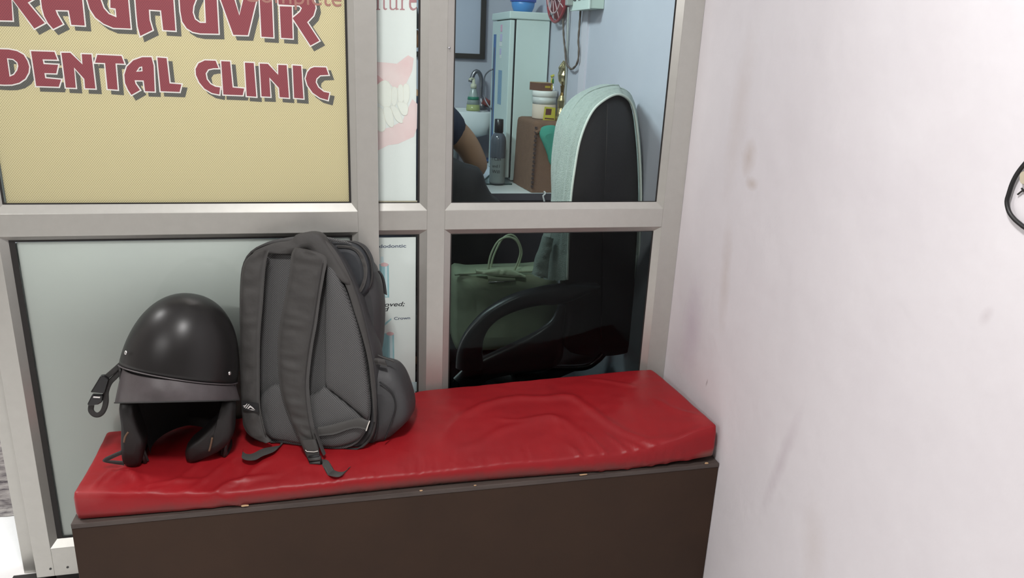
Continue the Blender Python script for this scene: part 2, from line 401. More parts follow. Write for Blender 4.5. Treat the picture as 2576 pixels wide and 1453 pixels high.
# frame faces (boxes 40 mm deep)
bx('jamb', (.8797,YF,0), (WX,.045,2.6), 'aluminium', win, bevel=.001)
bx('mullion', (.2422,YF,0), (.2872,.045,2.6), 'aluminium', win, bevel=.001)
bx('jamb', (-.78,YF,0), (-.735,.045,2.6), 'aluminium', win, bevel=.001)
for x0,x1 in ((.2872,.8797),(-.735,.2422)):
    bx('rail', (x0,YF,.8832), (x1,.045,.9332), 'aluminium', win, bevel=.001)
    bx('rail', (x0,YF,.0), (x1,.045,.06), 'aluminium', win, bevel=.001)
    bx('rail', (x0,YF,2.05), (x1,.045,2.10), 'aluminium', win, bevel=.001)
    bx('rail', (x0,YF,2.55), (x1,.045,2.60), 'aluminium', win, bevel=.001)
for (x0,x1,wl,wr) in ((.2872,.8797,.0175,.0165),(-.735,.2422,.0175,.0175)):
    for (z0,z1) in ((.06,.8832),(.9332,2.05),(2.10,2.55)):
        beads(win, x0, x1, z0, z1, YF, YG, .0165, .0135, wl, wr)
        a0,a1,c0,c1 = x0+wl, x1-wr, z0+.0165, z1-.0135
        gasket(win, a0, a1, c0, c1, YG+.001, .003, .005 if x0<0 else .004, .002, .002)
        bx('glass_pane', (a0,YG+.0012,c0), (a1,YG+.0052,c1), 'smoked_glass' if z0 < .5 and x0 > 0 else 'cabin_glass', win)
B().lathe((.292,-.001,1.3211), [(.003,0),(.003,.002),(.001,.003)], 12, axis=V((0,-1,0))).obj('screw', 'chrome_dull', win)
B().box((.864,-.004,.36),(.8797,.0,.37)).obj('corner_clip','gasket',win)
struct(bx('trim_1', (-.78,.0,2.6), (WX,.10,2.75), 'white_paint'))

door = bpy.data.objects.new('door_1', None); col.objects.link(door); struct(door)
YD, YDG = -.0555, -.0415
bx('stile', (-.7308,YD,.0227), (-.6905,-.012,2.1), 'aluminium', door, bevel=.001)
bx('stile', (.0701,YD,.0227), (.1192,-.012,2.1), 'aluminium', door, bevel=.001)
for z0,z1 in ((.0227,.1028),(.8933,.9439),(2.03,2.1)):
    bx('rail', (-.6905,YD,z0), (.0701,-.012,z1), 'aluminium', door, bevel=.001)
for z0,z1 in ((.1028,.8933),(.9439,2.03)):
    beads(door, -.6905, .0701, z0, z1, YD, YDG, .0175, .011, .0135, .014)
    a0,a1,c0,c1 = -.677, .0561, z0+.0175, z1-.011
    gasket(door, a0, a1, c0, c1, YDG+.0008, .012 if z0<.5 else .004, .0045, .004, .003)
    bx('glass_pane', (a0,YDG+.001,c0), (a1,YDG+.005,c1), 'clear_glass', door)
bx('brush_strip', (-.69,-.05,.004), (.07,-.018,.0227), 'gasket', door)
for P_ in ((-.6976,-.0558,.0451), (-.6593,-.0558,.0445)):
    B().lathe(P_, [(.0028,0),(.0028,.0008),(.001,.0012)], 12, axis=V((0,-1,0))).obj('screw','socket_dark',door)
bx('floor_guide', (-.80,-.06,0), (.24,-.01,.004), 'gasket', door)

# film and banner on the door glass
BY = -.0352
film = tag(bx('frosted_film', (-.664,BY,.1233), (.0512,BY+.0005,.876), 'film_white', None), 'pale grey-green film covering the lower glass of the aluminium door', 'film')
ban = thing('banner', (-.31,BY,.962), 'cream mesh banner with maroon lettering behind the upper door glass', 'banner')
uvxz = lambda c: (c.x, c.z)
B().box((-.671,BY,.9615),(.0512,BY+.0006,2.018)).obj('vinyl_sheet', 'banner', ban, uv=uvxz)
LET = []   # [outer, hole...] in the banner plane
LET += [
 [[(-.6461,-.0352,1.2803),(-.638,-.0352,1.2809),(-.6219,-.0352,1.2811),(-.6074,-.0352,1.2785),(-.5962,-.0352,1.2717),(-.591,-.0352,1.2602),(-.5891,-.0352,1.2485),(-.5921,-.0352,1.2366),(-.5999,-.0352,1.2245),(-.612,-.0352,1.2160),(-.6262,-.0352,1.2118),(-.6399,-.0352,1.2111),(-.6561,-.0352,1.2117)],
  [(-.6277,-.0352,1.2639),(-.6164,-.0352,1.2629),(-.6098,-.0352,1.2566),(-.6088,-.0352,1.2493),(-.6121,-.0352,1.2404),(-.6194,-.0352,1.2313),(-.6281,-.0352,1.2273)]],
 [[(-.5816,-.0352,1.2795),(-.5384,-.0352,1.2798),(-.5348,-.0352,1.2645),(-.5624,-.0352,1.2642),(-.5616,-.0352,1.2547),(-.5347,-.0352,1.2542),(-.5404,-.0352,1.2369),(-.5625,-.0352,1.2369),(-.5622,-.0352,1.2265),(-.5329,-.0352,1.2245),(-.5389,-.0352,1.2100),(-.5812,-.0352,1.2102)]],
 [[(-.5255,-.0352,1.2786),(-.5088,-.0352,1.2792),(-.4884,-.0352,1.2566),(-.4874,-.0352,1.2774),(-.4691,-.0352,1.2774),(-.4692,-.0352,1.2083),(-.4891,-.0352,1.2085),(-.4883,-.0352,1.2274),(-.5053,-.0352,1.2501),(-.5068,-.0352,1.2087),(-.5257,-.0352,1.2089)]],
 [[(-.4579,-.0352,1.2771),(-.4117,-.0352,1.2767),(-.4076,-.0352,1.2611),(-.4248,-.0352,1.2612),(-.4262,-.0352,1.2073),(-.4456,-.0352,1.2083),(-.4448,-.0352,1.2612),(-.4639,-.0352,1.2613)]],
 [[(-.3533,-.0352,1.2764),(-.3715,-.0352,1.2757),(-.3896,-.0352,1.2685),(-.4032,-.0352,1.2552),(-.41,-.0352,1.2383),(-.4103,-.0352,1.2216),(-.4059,-.0352,1.2079),(-.4004,-.0352,1.1973),(-.3825,-.0352,1.2078),(-.39,-.0352,1.2207),(-.391,-.0352,1.2280),(-.3732,-.0352,1.2281),(-.3725,-.0352,1.2058),(-.3534,-.0352,1.2056),(-.3505,-.0352,1.2594)],
  [(-.3793,-.0352,1.2553),(-.3733,-.0352,1.2570),(-.3736,-.0352,1.2469),(-.3864,-.0352,1.2455)]],
 [[(-.3416,-.0352,1.2764),(-.3234,-.0352,1.2756),(-.3221,-.0352,1.2235),(-.2984,-.0352,1.2220),(-.3035,-.0352,1.2062),(-.3414,-.0352,1.2067)]],
 [[(-.2468,-.0352,1.2739),(-.225,-.0352,1.2740),(-.22,-.0352,1.2587),(-.2306,-.0352,1.2583),(-.2414,-.0352,1.2556),(-.2474,-.0352,1.2469),(-.246,-.0352,1.2345),(-.2392,-.0352,1.2246),(-.2297,-.0352,1.2194),(-.2198,-.0352,1.2181),(-.2224,-.0352,1.2030),(-.2375,-.0352,1.2058),(-.2521,-.0352,1.2148),(-.2617,-.0352,1.2278),(-.2672,-.0352,1.2431),(-.267,-.0352,1.2555),(-.2601,-.0352,1.2673)]],
 [[(-.2136,-.0352,1.2736),(-.1954,-.0352,1.2735),(-.1937,-.0352,1.2189),(-.1698,-.0352,1.2172),(-.1738,-.0352,1.2028),(-.214,-.0352,1.2033)]],
 [[(-.1649,-.0352,1.2723),(-.1464,-.0352,1.2722),(-.1451,-.0352,1.2004),(-.1653,-.0352,1.2014)]],
 [[(-.134,-.0352,1.2715),(-.1169,-.0352,1.2715),(-.0961,-.0352,1.2489),(-.0951,-.0352,1.2702),(-.077,-.0352,1.2701),(-.0754,-.0352,1.1999),(-.0953,-.0352,1.2009),(-.0959,-.0352,1.2210),(-.1153,-.0352,1.2427),(-.1151,-.0352,1.2012),(-.134,-.0352,1.2015)]],
 [[(-.0643,-.0352,1.2702),(-.0461,-.0352,1.2696),(-.0441,-.0352,1.1991),(-.0642,-.0352,1.2002)]],
 [[(-.0182,-.0352,1.2682),(.0076,-.0352,1.2684),(.0127,-.0352,1.2525),(-.0059,-.0352,1.2511),(-.0142,-.0352,1.2436),(-.0161,-.0352,1.2355),(-.0109,-.0352,1.2244),(.001,-.0352,1.2150),(.0132,-.0352,1.2129),(.0094,-.0352,1.1972),(-.0076,-.0352,1.2017),(-.0234,-.0352,1.2126),(-.0341,-.0352,1.2285),(-.0376,-.0352,1.2428),(-.0331,-.0352,1.2566),(-.0263,-.0352,1.2648)]],
 # upper line
 [[(-.6301,-.0352,1.4167),(-.5519,-.0352,1.4215),(-.5466,-.0352,1.4009),(-.5567,-.0352,1.3850),(-.575,-.0352,1.3735),(-.549,-.0352,1.3358),(-.5695,-.0352,1.3241),(-.6032,-.0352,1.3810),(-.607,-.0352,1.3376),(-.6418,-.0352,1.3367)]],
 [[(-.55,-.0352,1.3797),(-.5501,-.0352,1.3642),(-.548,-.0352,1.3487),(-.5429,-.0352,1.3361),(-.5348,-.0352,1.3250),(-.5157,-.0352,1.3353),(-.5237,-.0352,1.3528),(-.526,-.0352,1.3619),(-.5014,-.0352,1.3625),(-.5,-.0352,1.3346),(-.4751,-.0352,1.3343),(-.4741,-.0352,1.3839),(-.4732,-.0352,1.4262),(-.5169,-.0352,1.4236),(-.5379,-.0352,1.4056)]],
 [[(-.4642,-.0352,1.3986),(-.4581,-.0352,1.4159),(-.4429,-.0352,1.4280),(-.3872,-.0352,1.4314),(-.3876,-.0352,1.4143),(-.4197,-.0352,1.4139),(-.4347,-.0352,1.4031),(-.4394,-.0352,1.3858),(-.4356,-.0352,1.3702),(-.427,-.0352,1.3591),(-.4129,-.0352,1.3533),(-.4129,-.0352,1.3707),(-.4226,-.0352,1.3716),(-.4203,-.0352,1.3954),(-.3872,-.0352,1.3972),(-.3881,-.0352,1.3326),(-.4215,-.0352,1.3325),(-.4389,-.0352,1.3397),(-.453,-.0352,1.3513),(-.4616,-.0352,1.3674),(-.4644,-.0352,1.3844)]],
 [[(-.3732,-.0352,1.3894),(-.374,-.0352,1.3603),(-.3741,-.0352,1.3369),(-.3709,-.0352,1.3186),(-.3459,-.0352,1.3316),(-.3498,-.0352,1.3513),(-.3493,-.0352,1.3718),(-.3257,-.0352,1.3715),(-.3249,-.0352,1.3325),(-.3009,-.0352,1.3322),(-.2999,-.0352,1.3933),(-.299,-.0352,1.4367),(-.3177,-.0352,1.4356),(-.3204,-.0352,1.3980),(-.3483,-.0352,1.3972),(-.3462,-.0352,1.4339),(-.371,-.0352,1.4324)]],
 [[(-.2874,-.0352,1.3940),(-.2878,-.0352,1.3720),(-.2859,-.0352,1.3515),(-.2781,-.0352,1.3384),(-.2669,-.0352,1.3315),(-.2523,-.0352,1.3291),(-.2149,-.0352,1.3301),(-.2138,-.0352,1.3980),(-.2121,-.0352,1.4420),(-.2349,-.0352,1.4406),(-.2375,-.0352,1.3967),(-.2388,-.0352,1.3507),(-.2507,-.0352,1.3502),(-.2604,-.0352,1.3571),(-.2638,-.0352,1.3703),(-.2613,-.0352,1.3837),(-.2559,-.0352,1.3957),(-.2474,-.0352,1.4108),(-.2452,-.0352,1.4400),(-.2714,-.0352,1.4384),(-.2839,-.0352,1.4088)]],
 [[(-.2056,-.0352,1.3985),(-.1849,-.0352,1.3292),(-.1552,-.0352,1.3297),(-.1335,-.0352,1.4024),(-.1204,-.0352,1.4475),(-.1482,-.0352,1.4458),(-.1608,-.0352,1.3994),(-.1702,-.0352,1.3691),(-.178,-.0352,1.4000),(-.1892,-.0352,1.4433),(-.2173,-.0352,1.4417)]],
 [[(-.1266,-.0352,1.4028),(-.127,-.0352,1.3279),(-.1023,-.0352,1.3275),(-.1015,-.0352,1.4041),(-.1007,-.0352,1.4487),(-.1264,-.0352,1.4471)]],
 [[(-.086,-.0352,1.3922),(-.086,-.0352,1.3274),(-.0618,-.0352,1.3269),(-.0608,-.0352,1.3928)]],
 [[(-.0881,-.0352,1.3959),(-.0603,-.0352,1.3958),(-.0448,-.0352,1.3959),(-.0396,-.0352,1.3909),(-.0438,-.0352,1.3830),(-.06,-.0352,1.3693),(-.0245,-.0352,1.3138),(-.005,-.0352,1.3248),(-.0298,-.0352,1.3623),(-.0159,-.0352,1.3768),(-.0106,-.0352,1.3924),(-.0131,-.0352,1.4089),(-.0173,-.0352,1.4238),(-.0397,-.0352,1.4449),(-.0888,-.0352,1.4435)]],
]
def clampx(l): return [(min(.05,max(-.669,p[0])),p[1],p[2]) for p in l]
OUT = [[clampx(offset_xz(l[0], .0026))]+[offset_xz(h, -.0022) for h in l[1:]] for l in LET]
SHA = [[clampx([(p[0]+.0085,p[1],p[2]-.0085) for p in l]) for l in loops] for loops in OUT]
poly_mesh(SHA, (0,-.0002,0)).obj('letter_shadow', 'print_grey', ban, uv=uvxz)
poly_mesh(OUT, (0,-.0004,0)).obj('letter_outline', 'print_white', ban)
poly_mesh([[clampx(l) for l in loops] for loops in LET], (0,-.0006,0)).obj('lettering', 'print_maroon', ban, uv=uvxz)
text_mesh('Complete', .052, (-.1635,-.0361,1.3983), sx=1.0, mat='print_ghost', name='faint_lettering', parent=ban)

# posters behind the fixed glass
PY = .0185
P1 = thing('poster', (-.2,PY,.951), 'white denture poster with pink gums behind the narrow upper glass', 'poster')
bx('sheet', (-.70,PY,.953), (.2165,PY+.001,1.62), 'poster_white', P1)
gum = [[[(.0879,.0183,1.2835),(.1245,.0183,1.2833),(.1469,.0183,1.2825),(.1701,.0183,1.2808),(.1968,.0183,1.3011),(.2102,.0183,1.2945),(.2062,.0183,1.2653),(.1901,.0183,1.2321),(.1732,.0183,1.2250),(.1598,.0183,1.2279),(.1499,.0183,1.2406),(.1239,.0183,1.2382),(.087,.0183,1.2354)]],
       [[(.0851,.0183,1.1302),(.1253,.0183,1.1259),(.1559,.0183,1.1342),(.1832,.0183,1.1489),(.1968,.0183,1.1794),(.207,.0183,1.2013),(.219,.0183,1.1899),(.2182,.0183,1.1326),(.2107,.0183,1.1120),(.1728,.0183,1.0944),(.1488,.0183,1.0906),(.1255,.0183,1.0784),(.0841,.0183,1.0745)]]]
for g_ in gum: poly_mesh([g_]).obj('gum_print', 'print_rose', P1)
poly_mesh([[[(.0873,.0182,1.2547),(.1267,.0182,1.2529),(.1382,.0182,1.2435),(.1363,.0182,1.2141),(.1195,.0182,1.2006),(.0863,.0182,1.1964)]]]).obj('gum_shade_print','print_coral',P1)
TE = [[(.0996,.0181,1.2000),(.1232,.0181,1.2301),(.1432,.0181,1.2421),(.1564,.0181,1.2262),(.1545,.0181,1.1850),(.1393,.0181,1.1813),(.1267,.0181,1.1909)],[(.1591,.0181,1.2230),(.1665,.0181,1.2275),(.1705,.0181,1.2184),(.1704,.0181,1.1986),(.1646,.0181,1.1846),(.1582,.0181,1.1917)],
 [(.1739,.0181,1.2284),(.1826,.0181,1.2319),(.1866,.0181,1.2057),(.1805,.0181,1.1906),(.1738,.0181,1.1971)],[(.1867,.0181,1.2320),(.1975,.0181,1.2323),(.1988,.0181,1.2027),(.1907,.0181,1.1876),(.1866,.0181,1.1991)],
 [(.0959,.0181,1.1770),(.1259,.0181,1.1793),(.1359,.0181,1.1729),(.1423,.0181,1.1380),(.1371,.0181,1.1238),(.122,.0181,1.1292)],[(.1393,.0181,1.1787),(.1554,.0181,1.1767),(.1617,.0181,1.1417),(.1559,.0181,1.1342),(.1441,.0181,1.1481)],
 [(.1562,.0181,1.1834),(.1713,.0181,1.1771),(.1832,.0181,1.1489),(.1784,.0181,1.1448),(.1662,.0181,1.1553)],[(.1717,.0181,1.1921),(.1941,.0181,1.1876),(.1941,.0181,1.1659),(.1825,.0181,1.1657)]]
for i_, t in enumerate(TE):
    tp = poly_mesh([[catmull(t,24,True)]], (0,-.0001*i_,0)).obj('tooth_print', 'print_tooth', P1)
    poly_mesh([[offset_xz(catmull(t,24,True), .0009)]], (0,.00005-.0001*i_,0)).obj('tooth_shade_print','print_tooth_shade',tp)
# serif word end: n t u r e
W_ = [[(.1155,.0182,1.3971),(.1155,.0182,1.3992),(.1188,.0182,1.4003),(.1191,.0182,1.4277),(.123,.0182,1.4295),(.1281,.0182,1.4282),(.13,.0182,1.4238),(.1297,.0182,1.4009),(.1329,.0182,1.3998),(.1329,.0182,1.3980),(.1239,.0182,1.3975),(.1239,.0182,1.3993),(.1259,.0182,1.4007),(.1261,.0182,1.4221),(.1242,.0182,1.4256),(.1223,.0182,1.4249),(.122,.0182,1.3995),(.1232,.0182,1.3975)],
 [(.1364,.0182,1.4251),(.1397,.0182,1.4283),(.1416,.0182,1.4336),(.1436,.0182,1.4337),(.1435,.0182,1.4279),(.1487,.0182,1.4282),(.1487,.0182,1.4254),(.1435,.0182,1.4251),(.1433,.0182,1.4046),(.1446,.0182,1.4016),(.1485,.0182,1.4024),(.1485,.0182,1.4003),(.1452,.0182,1.3983),(.1413,.0182,1.3990),(.1397,.0182,1.4020),(.14,.0182,1.4246),(.1364,.0182,1.4238)],
 [(.1506,.0182,1.4277),(.1577,.0182,1.4287),(.1576,.0182,1.4069),(.1592,.0182,1.4024),(.1634,.0182,1.4020),(.168,.0182,1.4053),(.1681,.0182,1.4259),(.1655,.0182,1.4270),(.1655,.0182,1.4285),(.172,.0182,1.4295),(.1719,.0182,1.4037),(.1751,.0182,1.4026),(.1751,.0182,1.4011),(.1683,.0182,1.3995),(.168,.0182,1.4022),(.1634,.0182,1.3992),(.1575,.0182,1.3992),(.1543,.0182,1.4021),(.1542,.0182,1.4254),(.1506,.0182,1.4261)],
 [(.1778,.0182,1.4286),(.1843,.0182,1.4298),(.1846,.0182,1.4253),(.1882,.0182,1.4297),(.1935,.0182,1.4300),(.1941,.0182,1.4252),(.1915,.0182,1.4238),(.1895,.0182,1.4258),(.185,.0182,1.4210),(.1849,.0182,1.4037),(.1889,.0182,1.4027),(.1889,.0182,1.4005),(.1777,.0182,1.4003),(.1777,.0182,1.4021),(.181,.0182,1.4035),(.1811,.0182,1.4263),(.1778,.0182,1.4270)],
 [(.1987,.0182,1.4143),(.1993,.0182,1.4230),(.2033,.0182,1.4293),(.2082,.0182,1.4312),(.2131,.0182,1.4299),(.2161,.0182,1.4245),(.2164,.0182,1.4184),(.2033,.0182,1.4174),(.2039,.0182,1.4094),(.2079,.0182,1.4049),(.2125,.0182,1.4058),(.2161,.0182,1.4094),(.2171,.0182,1.4079),(.2138,.0182,1.4028),(.2082,.0182,1.4003),(.2026,.0182,1.4022),(.1994,.0182,1.4076)]]
poly_mesh([[w_] for w_ in W_]).obj('lettering', 'print_text_rose', P1)
B().box((-.70,.0178,.9505),(.2195,.022,.954)).obj('edge_tape','beige_plastic',P1)
P2 = thing('poster', (-.2,PY,.0815), 'white tooth-treatment poster with teal teeth behind the narrow lower glass', 'poster')
bx('sheet', (-.70,PY,.0825), (.2165,PY+.001,.861), 'poster_white', P2)
poly_mesh([[[(.0644,.0183,.4695),(.2211,.0183,.4591),(.2212,.0183,.4309),(.0637,.0183,.4348)]]]).obj('blue_band', 'print_pale_blue', P2)
text_mesh('Endodontic', .0125, (.1923,.0182,.8342), sx=1.52, mat='print_navy', parent=P2, align='RIGHT', bold=.0002)
text_mesh('removed;', .0165, (.1871,.0182,.6773), sx=1.45, shear=.25, mat='print_black', parent=P2, align='RIGHT', bold=.0002)
text_mesh('cleaned', .0165, (.145,.0182,.6648), sx=1.45, shear=.25, mat='print_black', parent=P2, align='RIGHT', bold=.0002)
text_mesh('Crown', .0108, (.1602,.0182,.64), sx=1.38, mat='print_navy', parent=P2, bold=.0002)
TO = [[(.1002,.0183,.7923),(.148,.0183,.7912),(.1484,.0183,.7016),(.0989,.0183,.7034)],[(.0975,.0183,.6053),(.1601,.0183,.6022),(.1607,.0183,.5185),(.0962,.0183,.5223)],[(.1232,.0183,.6217),(.1531,.0183,.6447),(.1541,.0183,.6413),(.1282,.0183,.6171)]]
RO = [[(.1379,.0182,.7872),(.1439,.0182,.7871),(.1443,.0182,.7039),(.1382,.0182,.7041)],[(.1487,.0182,.5984),(.1559,.0182,.598),(.1565,.0182,.5211),(.1492,.0182,.5215)],[(.1282,.0182,.8115),(.1342,.0182,.8114),(.136,.0182,.7957),(.127,.0182,.7959)]]
GO = [catmull([(.127,.0181,.7907),(.136,.0181,.7957),(.147,.0181,.7912),(.1439,.0181,.7861),(.1319,.0181,.7853)],20,True),catmull([(.1404,.0181,.6033),(.1497,.0181,.6073),(.16,.0181,.6023),(.1559,.0181,.5969),(.1445,.0181,.5975)],20,True)]
for L_, n_, m_ in ((TO,'tooth_print','print_teal'),(RO,'root_print','print_pale_blue'),(GO,'gum_print','print_coral')):
    for p_ in L_: poly_mesh([[p_]]).obj(n_, m_, P2)

# ------------------------------------------------------------------ bench
ZB = .361
bench = thing('bench', (.2,-.19,0), 'dark brown laminate box bench under the red cushion', 'bench')
bx('front_panel', (-.531,-.355,0), (.9335,-.335,ZB-.012), 'laminate', bench, bevel=.001)
bx('side_panel', (-.531,-.335,0), (-.513,-.070,ZB-.012), 'laminate', bench, bevel=.001)
bx('side_panel', (.9155,-.335,0), (.9335,-.070,ZB-.012), 'laminate', bench, bevel=.001)
bx('back_panel', (-.513,-.088,0), (.9155,-.070,ZB-.012), 'laminate', bench, bevel=.001)
eb = B().box((-.531,-.357,ZB-.0115),(.9335,-.070,ZB)); eb.obj('top_board', 'edge_band', bench, bevel=.0015)
for (px_, sz) in (((-.1927,-.358,.3667),(.020,.004)),((.5739,-.358,.3647),(.022,.0035)),((.8978,-.358,.3644),(.010,.005)),((.1875,-.358,.3629),(.008,.0025)),((.3113,-.358,.3632),(.007,.002))):
    x,_,z = px_; b = B(); n = 9
    pl = [(x+sz[0]/2*math.cos(6.283*k/n)*rng.uniform(.7,1.2), -.3576, z+sz[1]/2*math.sin(6.283*k/n)*rng.uniform(.6,1.2)) for k in range(n)]
    b.prism(pl, (0,.002,0)).obj('wood_chip', 'raw_wood', bench)

# cushion: rounded slab of rexine with folds
def lerp(a,b,t): return a+(b-a)*t
FOLDS = []   # (polyline in X,Y ; height ; half width)
FOLDS.append(([(.2481,-.2591,.455),(.2968,-.1844,.455),(.3551,-.1425,.455),(.4233,-.1159,.455),(.4782,-.1099,.455),(.5387,-.1262,.455),(.6035,-.1287,.455),(.6319,-.1754,.455),(.6773,-.2584,.455),(.7359,-.3222,.455),(.81,-.3442,.455),(.8986,-.3479,.455)], .0042, .013))
FOLDS.append(([(.2633,-.2713,.455),(.3289,-.2778,.455),(.4069,-.2333,.455),(.5357,-.2104,.455),(.5824,-.2607,.455),(.6043,-.3452,.455),(.6404,-.4078,.455)], .0022, .012))
FOLDS.append(([(.3869,-.1874,.455),(.4435,-.207,.455),(.5369,-.2061,.455),(.5431,-.2545,.455)], .002, .006))
FD = [[(.5942,-.2567,.452),(.6389,-.3608,.452),(.6838,-.4458,.452)],[(.6423,-.2685,.452),(.6979,-.3645,.452),(.7424,-.4465,.452)],[(.6819,-.3019,.452),(.7432,-.3776,.452),(.7942,-.4423,.452)],[(.7351,-.3246,.452),(.7927,-.3816,.452),(.8479,-.4363,.452)],[(.5491,-.3012,.452),(.5718,-.3538,.452),(.6022,-.4324,.452)]]
for f_ in FD: FOLDS.append((f_, .0032, .0055))
FE = [[(-.414,-.3426,.42),(-.3476,-.3279,.42),(-.2815,-.2314,.42),(-.2425,-.1607,.42)],[(-.3273,-.3585,.415),(-.2858,-.3224,.415),(-.2292,-.2489,.415)],[(-.2655,-.3582,.41),(-.2057,-.3198,.41),(-.1235,-.3091,.41)],[(-.4662,-.2097,.425),(-.418,-.2846,.425),(-.4015,-.3268,.425)],[(.6778,-.041,.45),(.7463,-.077,.45),(.8026,-.1108,.45)],[(.8214,-.1751,.45),(.855,-.2497,.45),(.9069,-.3017,.45)],[(-.4695,-.3238,.435),(-.4531,-.2629,.435),(-.4361,-.232,.435)],[(-.4908,-.3429,.435),(-.4814,-.2906,.435),(-.4693,-.2435,.435)],[(-.2013,-.3459,.44),(-.1739,-.2839,.44),(-.1334,-.2552,.44)],[(-.261,-.3749,.44),(-.2275,-.3253,.44),(-.1712,-.3182,.44)],[(-.4128,-.3411,.435),(-.3489,-.3128,.435),(-.27,-.3098,.435)]]
for f_ in FE: FOLDS.append((f_, .0022, .007))
for k in range(46):   # fine creases running over the front edge
    x = rng.uniform(-.15,.45) if k < 34 else rng.uniform(-.5,.9)
    y0 = rng.uniform(-.36,-.345); ln = rng.uniform(.03,.085)
    FOLDS.append(([(x,y0,0),(x+rng.uniform(-.006,.012),y0+ln*.5,0),(x+rng.uniform(-.01,.02),y0+ln,0)], -.0012*rng.uniform(.4,1), .0028))
FOLDB = []
for pl,h,wd in FOLDS:
    P = [V((p[0],p[1])) for p in (catmull([V((p[0],p[1],0)) for p in pl], 24))]
    FOLDB.append((P,h,wd,min(p.x for p in P)-3*wd,max(p.x for p in P)+3*wd,min(p.y for p in P)-3*wd,max(p.y for p in P)+3*wd))
def fold(x,y):
    z = 0
    for P,h,wd,x0,x1,y0,y1 in FOLDB:
        if x0<x<x1 and y0<y<y1:
            q = V((x,y)); dm = 1e9; tt = 0
            for i in range(len(P)-1):
                a,b = P[i],P[i+1]; e = b-a; t = max(0,min(1,(q-a).dot(e)/max(1e-9,e.length_squared))); d = (a+e*t-q).length
                if d < dm: dm = d; tt = (i+t)/(len(P)-1)
            z += 1.5*h*math.exp(-(dm/wd)**2)*min(1, 4*tt+.15, 4*(1-tt)+.15)
    return z
def spaced(n, e):
    """0..1 samples denser at both ends"""
    return sorted(set([i/n for i in range(n+1)]+[e*k/4 for k in range(5)]+[1-e*k/4 for k in range(5)]))
CZF = [(-.53,.429),(-.47,.424),(-.40,.416),(-.30,.404),(-.20,.3975),(.05,.398),(.225,.3975),(.40,.404),(.51,.4055),(.67,.405),(.75,.416),(.81,.431),(.86,.449),(.93,.464)]
CZB = [(-.54,.416),(.2,.450),(.55,.463),(.89,.4725),(.95,.473)]
def table(T, x):
    x = max(T[0][0], min(T[-1][0], x))
    for (a,p),(b,q) in zip(T, T[1:]):
        if x <= b: return lerp(p,q,(x-a)/(b-a))
    return T[-1][1]
def cz(x, t): return lerp(table(CZF,x), table(CZB,x), 1-(1-max(0,min(1,t)))**2.1)
def ct(y): return (y+.349)/.287
def cush_pt(s, t, u):
    """s along (0 left), t depth (0 front), u height; mapped to the real, slightly skewed slab"""
    xl = lerp(-.523,-.529,t); xr = lerp(.921,.889,t)
    x = lerp(xl, xr, s); yf = -.349-.004*math.sin(s*9); y = lerp(yf, -.062 if s < .45 else lerp(-.062,-.014,min(1,(s-.45)/.08)), t)
    zb = ZB+.0015+.016*max(0,s-.86)/.14
    zt = cz(x, t)
    return x, y, zb, zt
def cushion():
    S_ = spaced(230,.03); T_ = spaced(72,.10); U_ = [0,.25,.5,.75,1]; r = .012
    vid = {}; b = B()
    Lx, Ly = 1.44, .30
    def P(s,t,u):
        k = (s,t,u)
        if k in vid: return vid[k]
        x,y,zb,zt = cush_pt(s,t,u); h = zt-zb
        hx,hy,hz = Lx/2, Ly/2, h/2; q = V(((s-.5)*Lx,(t-.5)*Ly,(u-.5)*h)); rr = min(r, hz*.98)
        rx = rr*.9
        inn = V((max(-(hx-rx),min(hx-rx,q.x)), max(-(hy-rx),min(hy-rx,q.y)), max(-(hz-rr*.75),min(hz-rr*.75,q.z)))); d = q-inn
        if d.length > 1e-9:
            m = max(abs(d.x)/rx, abs(d.y)/rx, abs(d.z)/(rr*.75)); d = V((d.x/rx,d.y/rx,d.z/(rr*.75))); d = d.normalized()*m; d = V((d.x*rx,d.y*rx,d.z*rr*.75)); q = inn+d
        s2, t2, u2 = q.x/Lx+.5, q.y/Ly+.5, q.z/h+.5
        x,y,zb,zt = cush_pt(min(1,max(0,s2)), min(1,max(0,t2)), 0); z = lerp(zb,zt,u2)
        if u2 > .3:
            kz = min(1,(u2-.3)/.5)
            z += kz*(fold(x,y) + .0028*noise.noise(V((x*7,y*9,1)))+.0011*noise.noise(V((x*26,y*34,4))))
            z -= kz*.010*math.exp(-((x+.05)/.20)**2-((y+.18)/.12)**2)*0
            pass
        if t2 < .08: y -= .9*fold(x-(zt-z)*1.3, y+.004)*min(1,3*(1-u2)+.4)
        vid[k] = len(b.v); b.v.append((x,y,z)); return vid[k]
    def quad(a,b_,c,d): b.f.append((a,b_,c,d)); b.mi.append(0)
    for i in range(len(S_)-1):
        for j in range(len(T_)-1):
            for u in (0,1): quad(P(S_[i],T_[j],u),P(S_[i+1],T_[j],u),P(S_[i+1],T_[j+1],u),P(S_[i],T_[j+1],u))
        for j in range(len(U_)-1):
            for t in (0,1): quad(P(S_[i],t,U_[j]),P(S_[i+1],t,U_[j]),P(S_[i+1],t,U_[j+1]),P(S_[i],t,U_[j+1]))
    for i in range(len(T_)-1):
        for j in range(len(U_)-1):
            for s in (0,1): quad(P(s,T_[i],U_[j]),P(s,T_[i+1],U_[j]),P(s,T_[i+1],U_[j+1]),P(s,T_[i],U_[j+1]))
    return b
tag(cushion().obj('cushion', 'rexine', None, smooth=True), 'long creased red rexine cushion lying on the brown box bench', 'cushion')

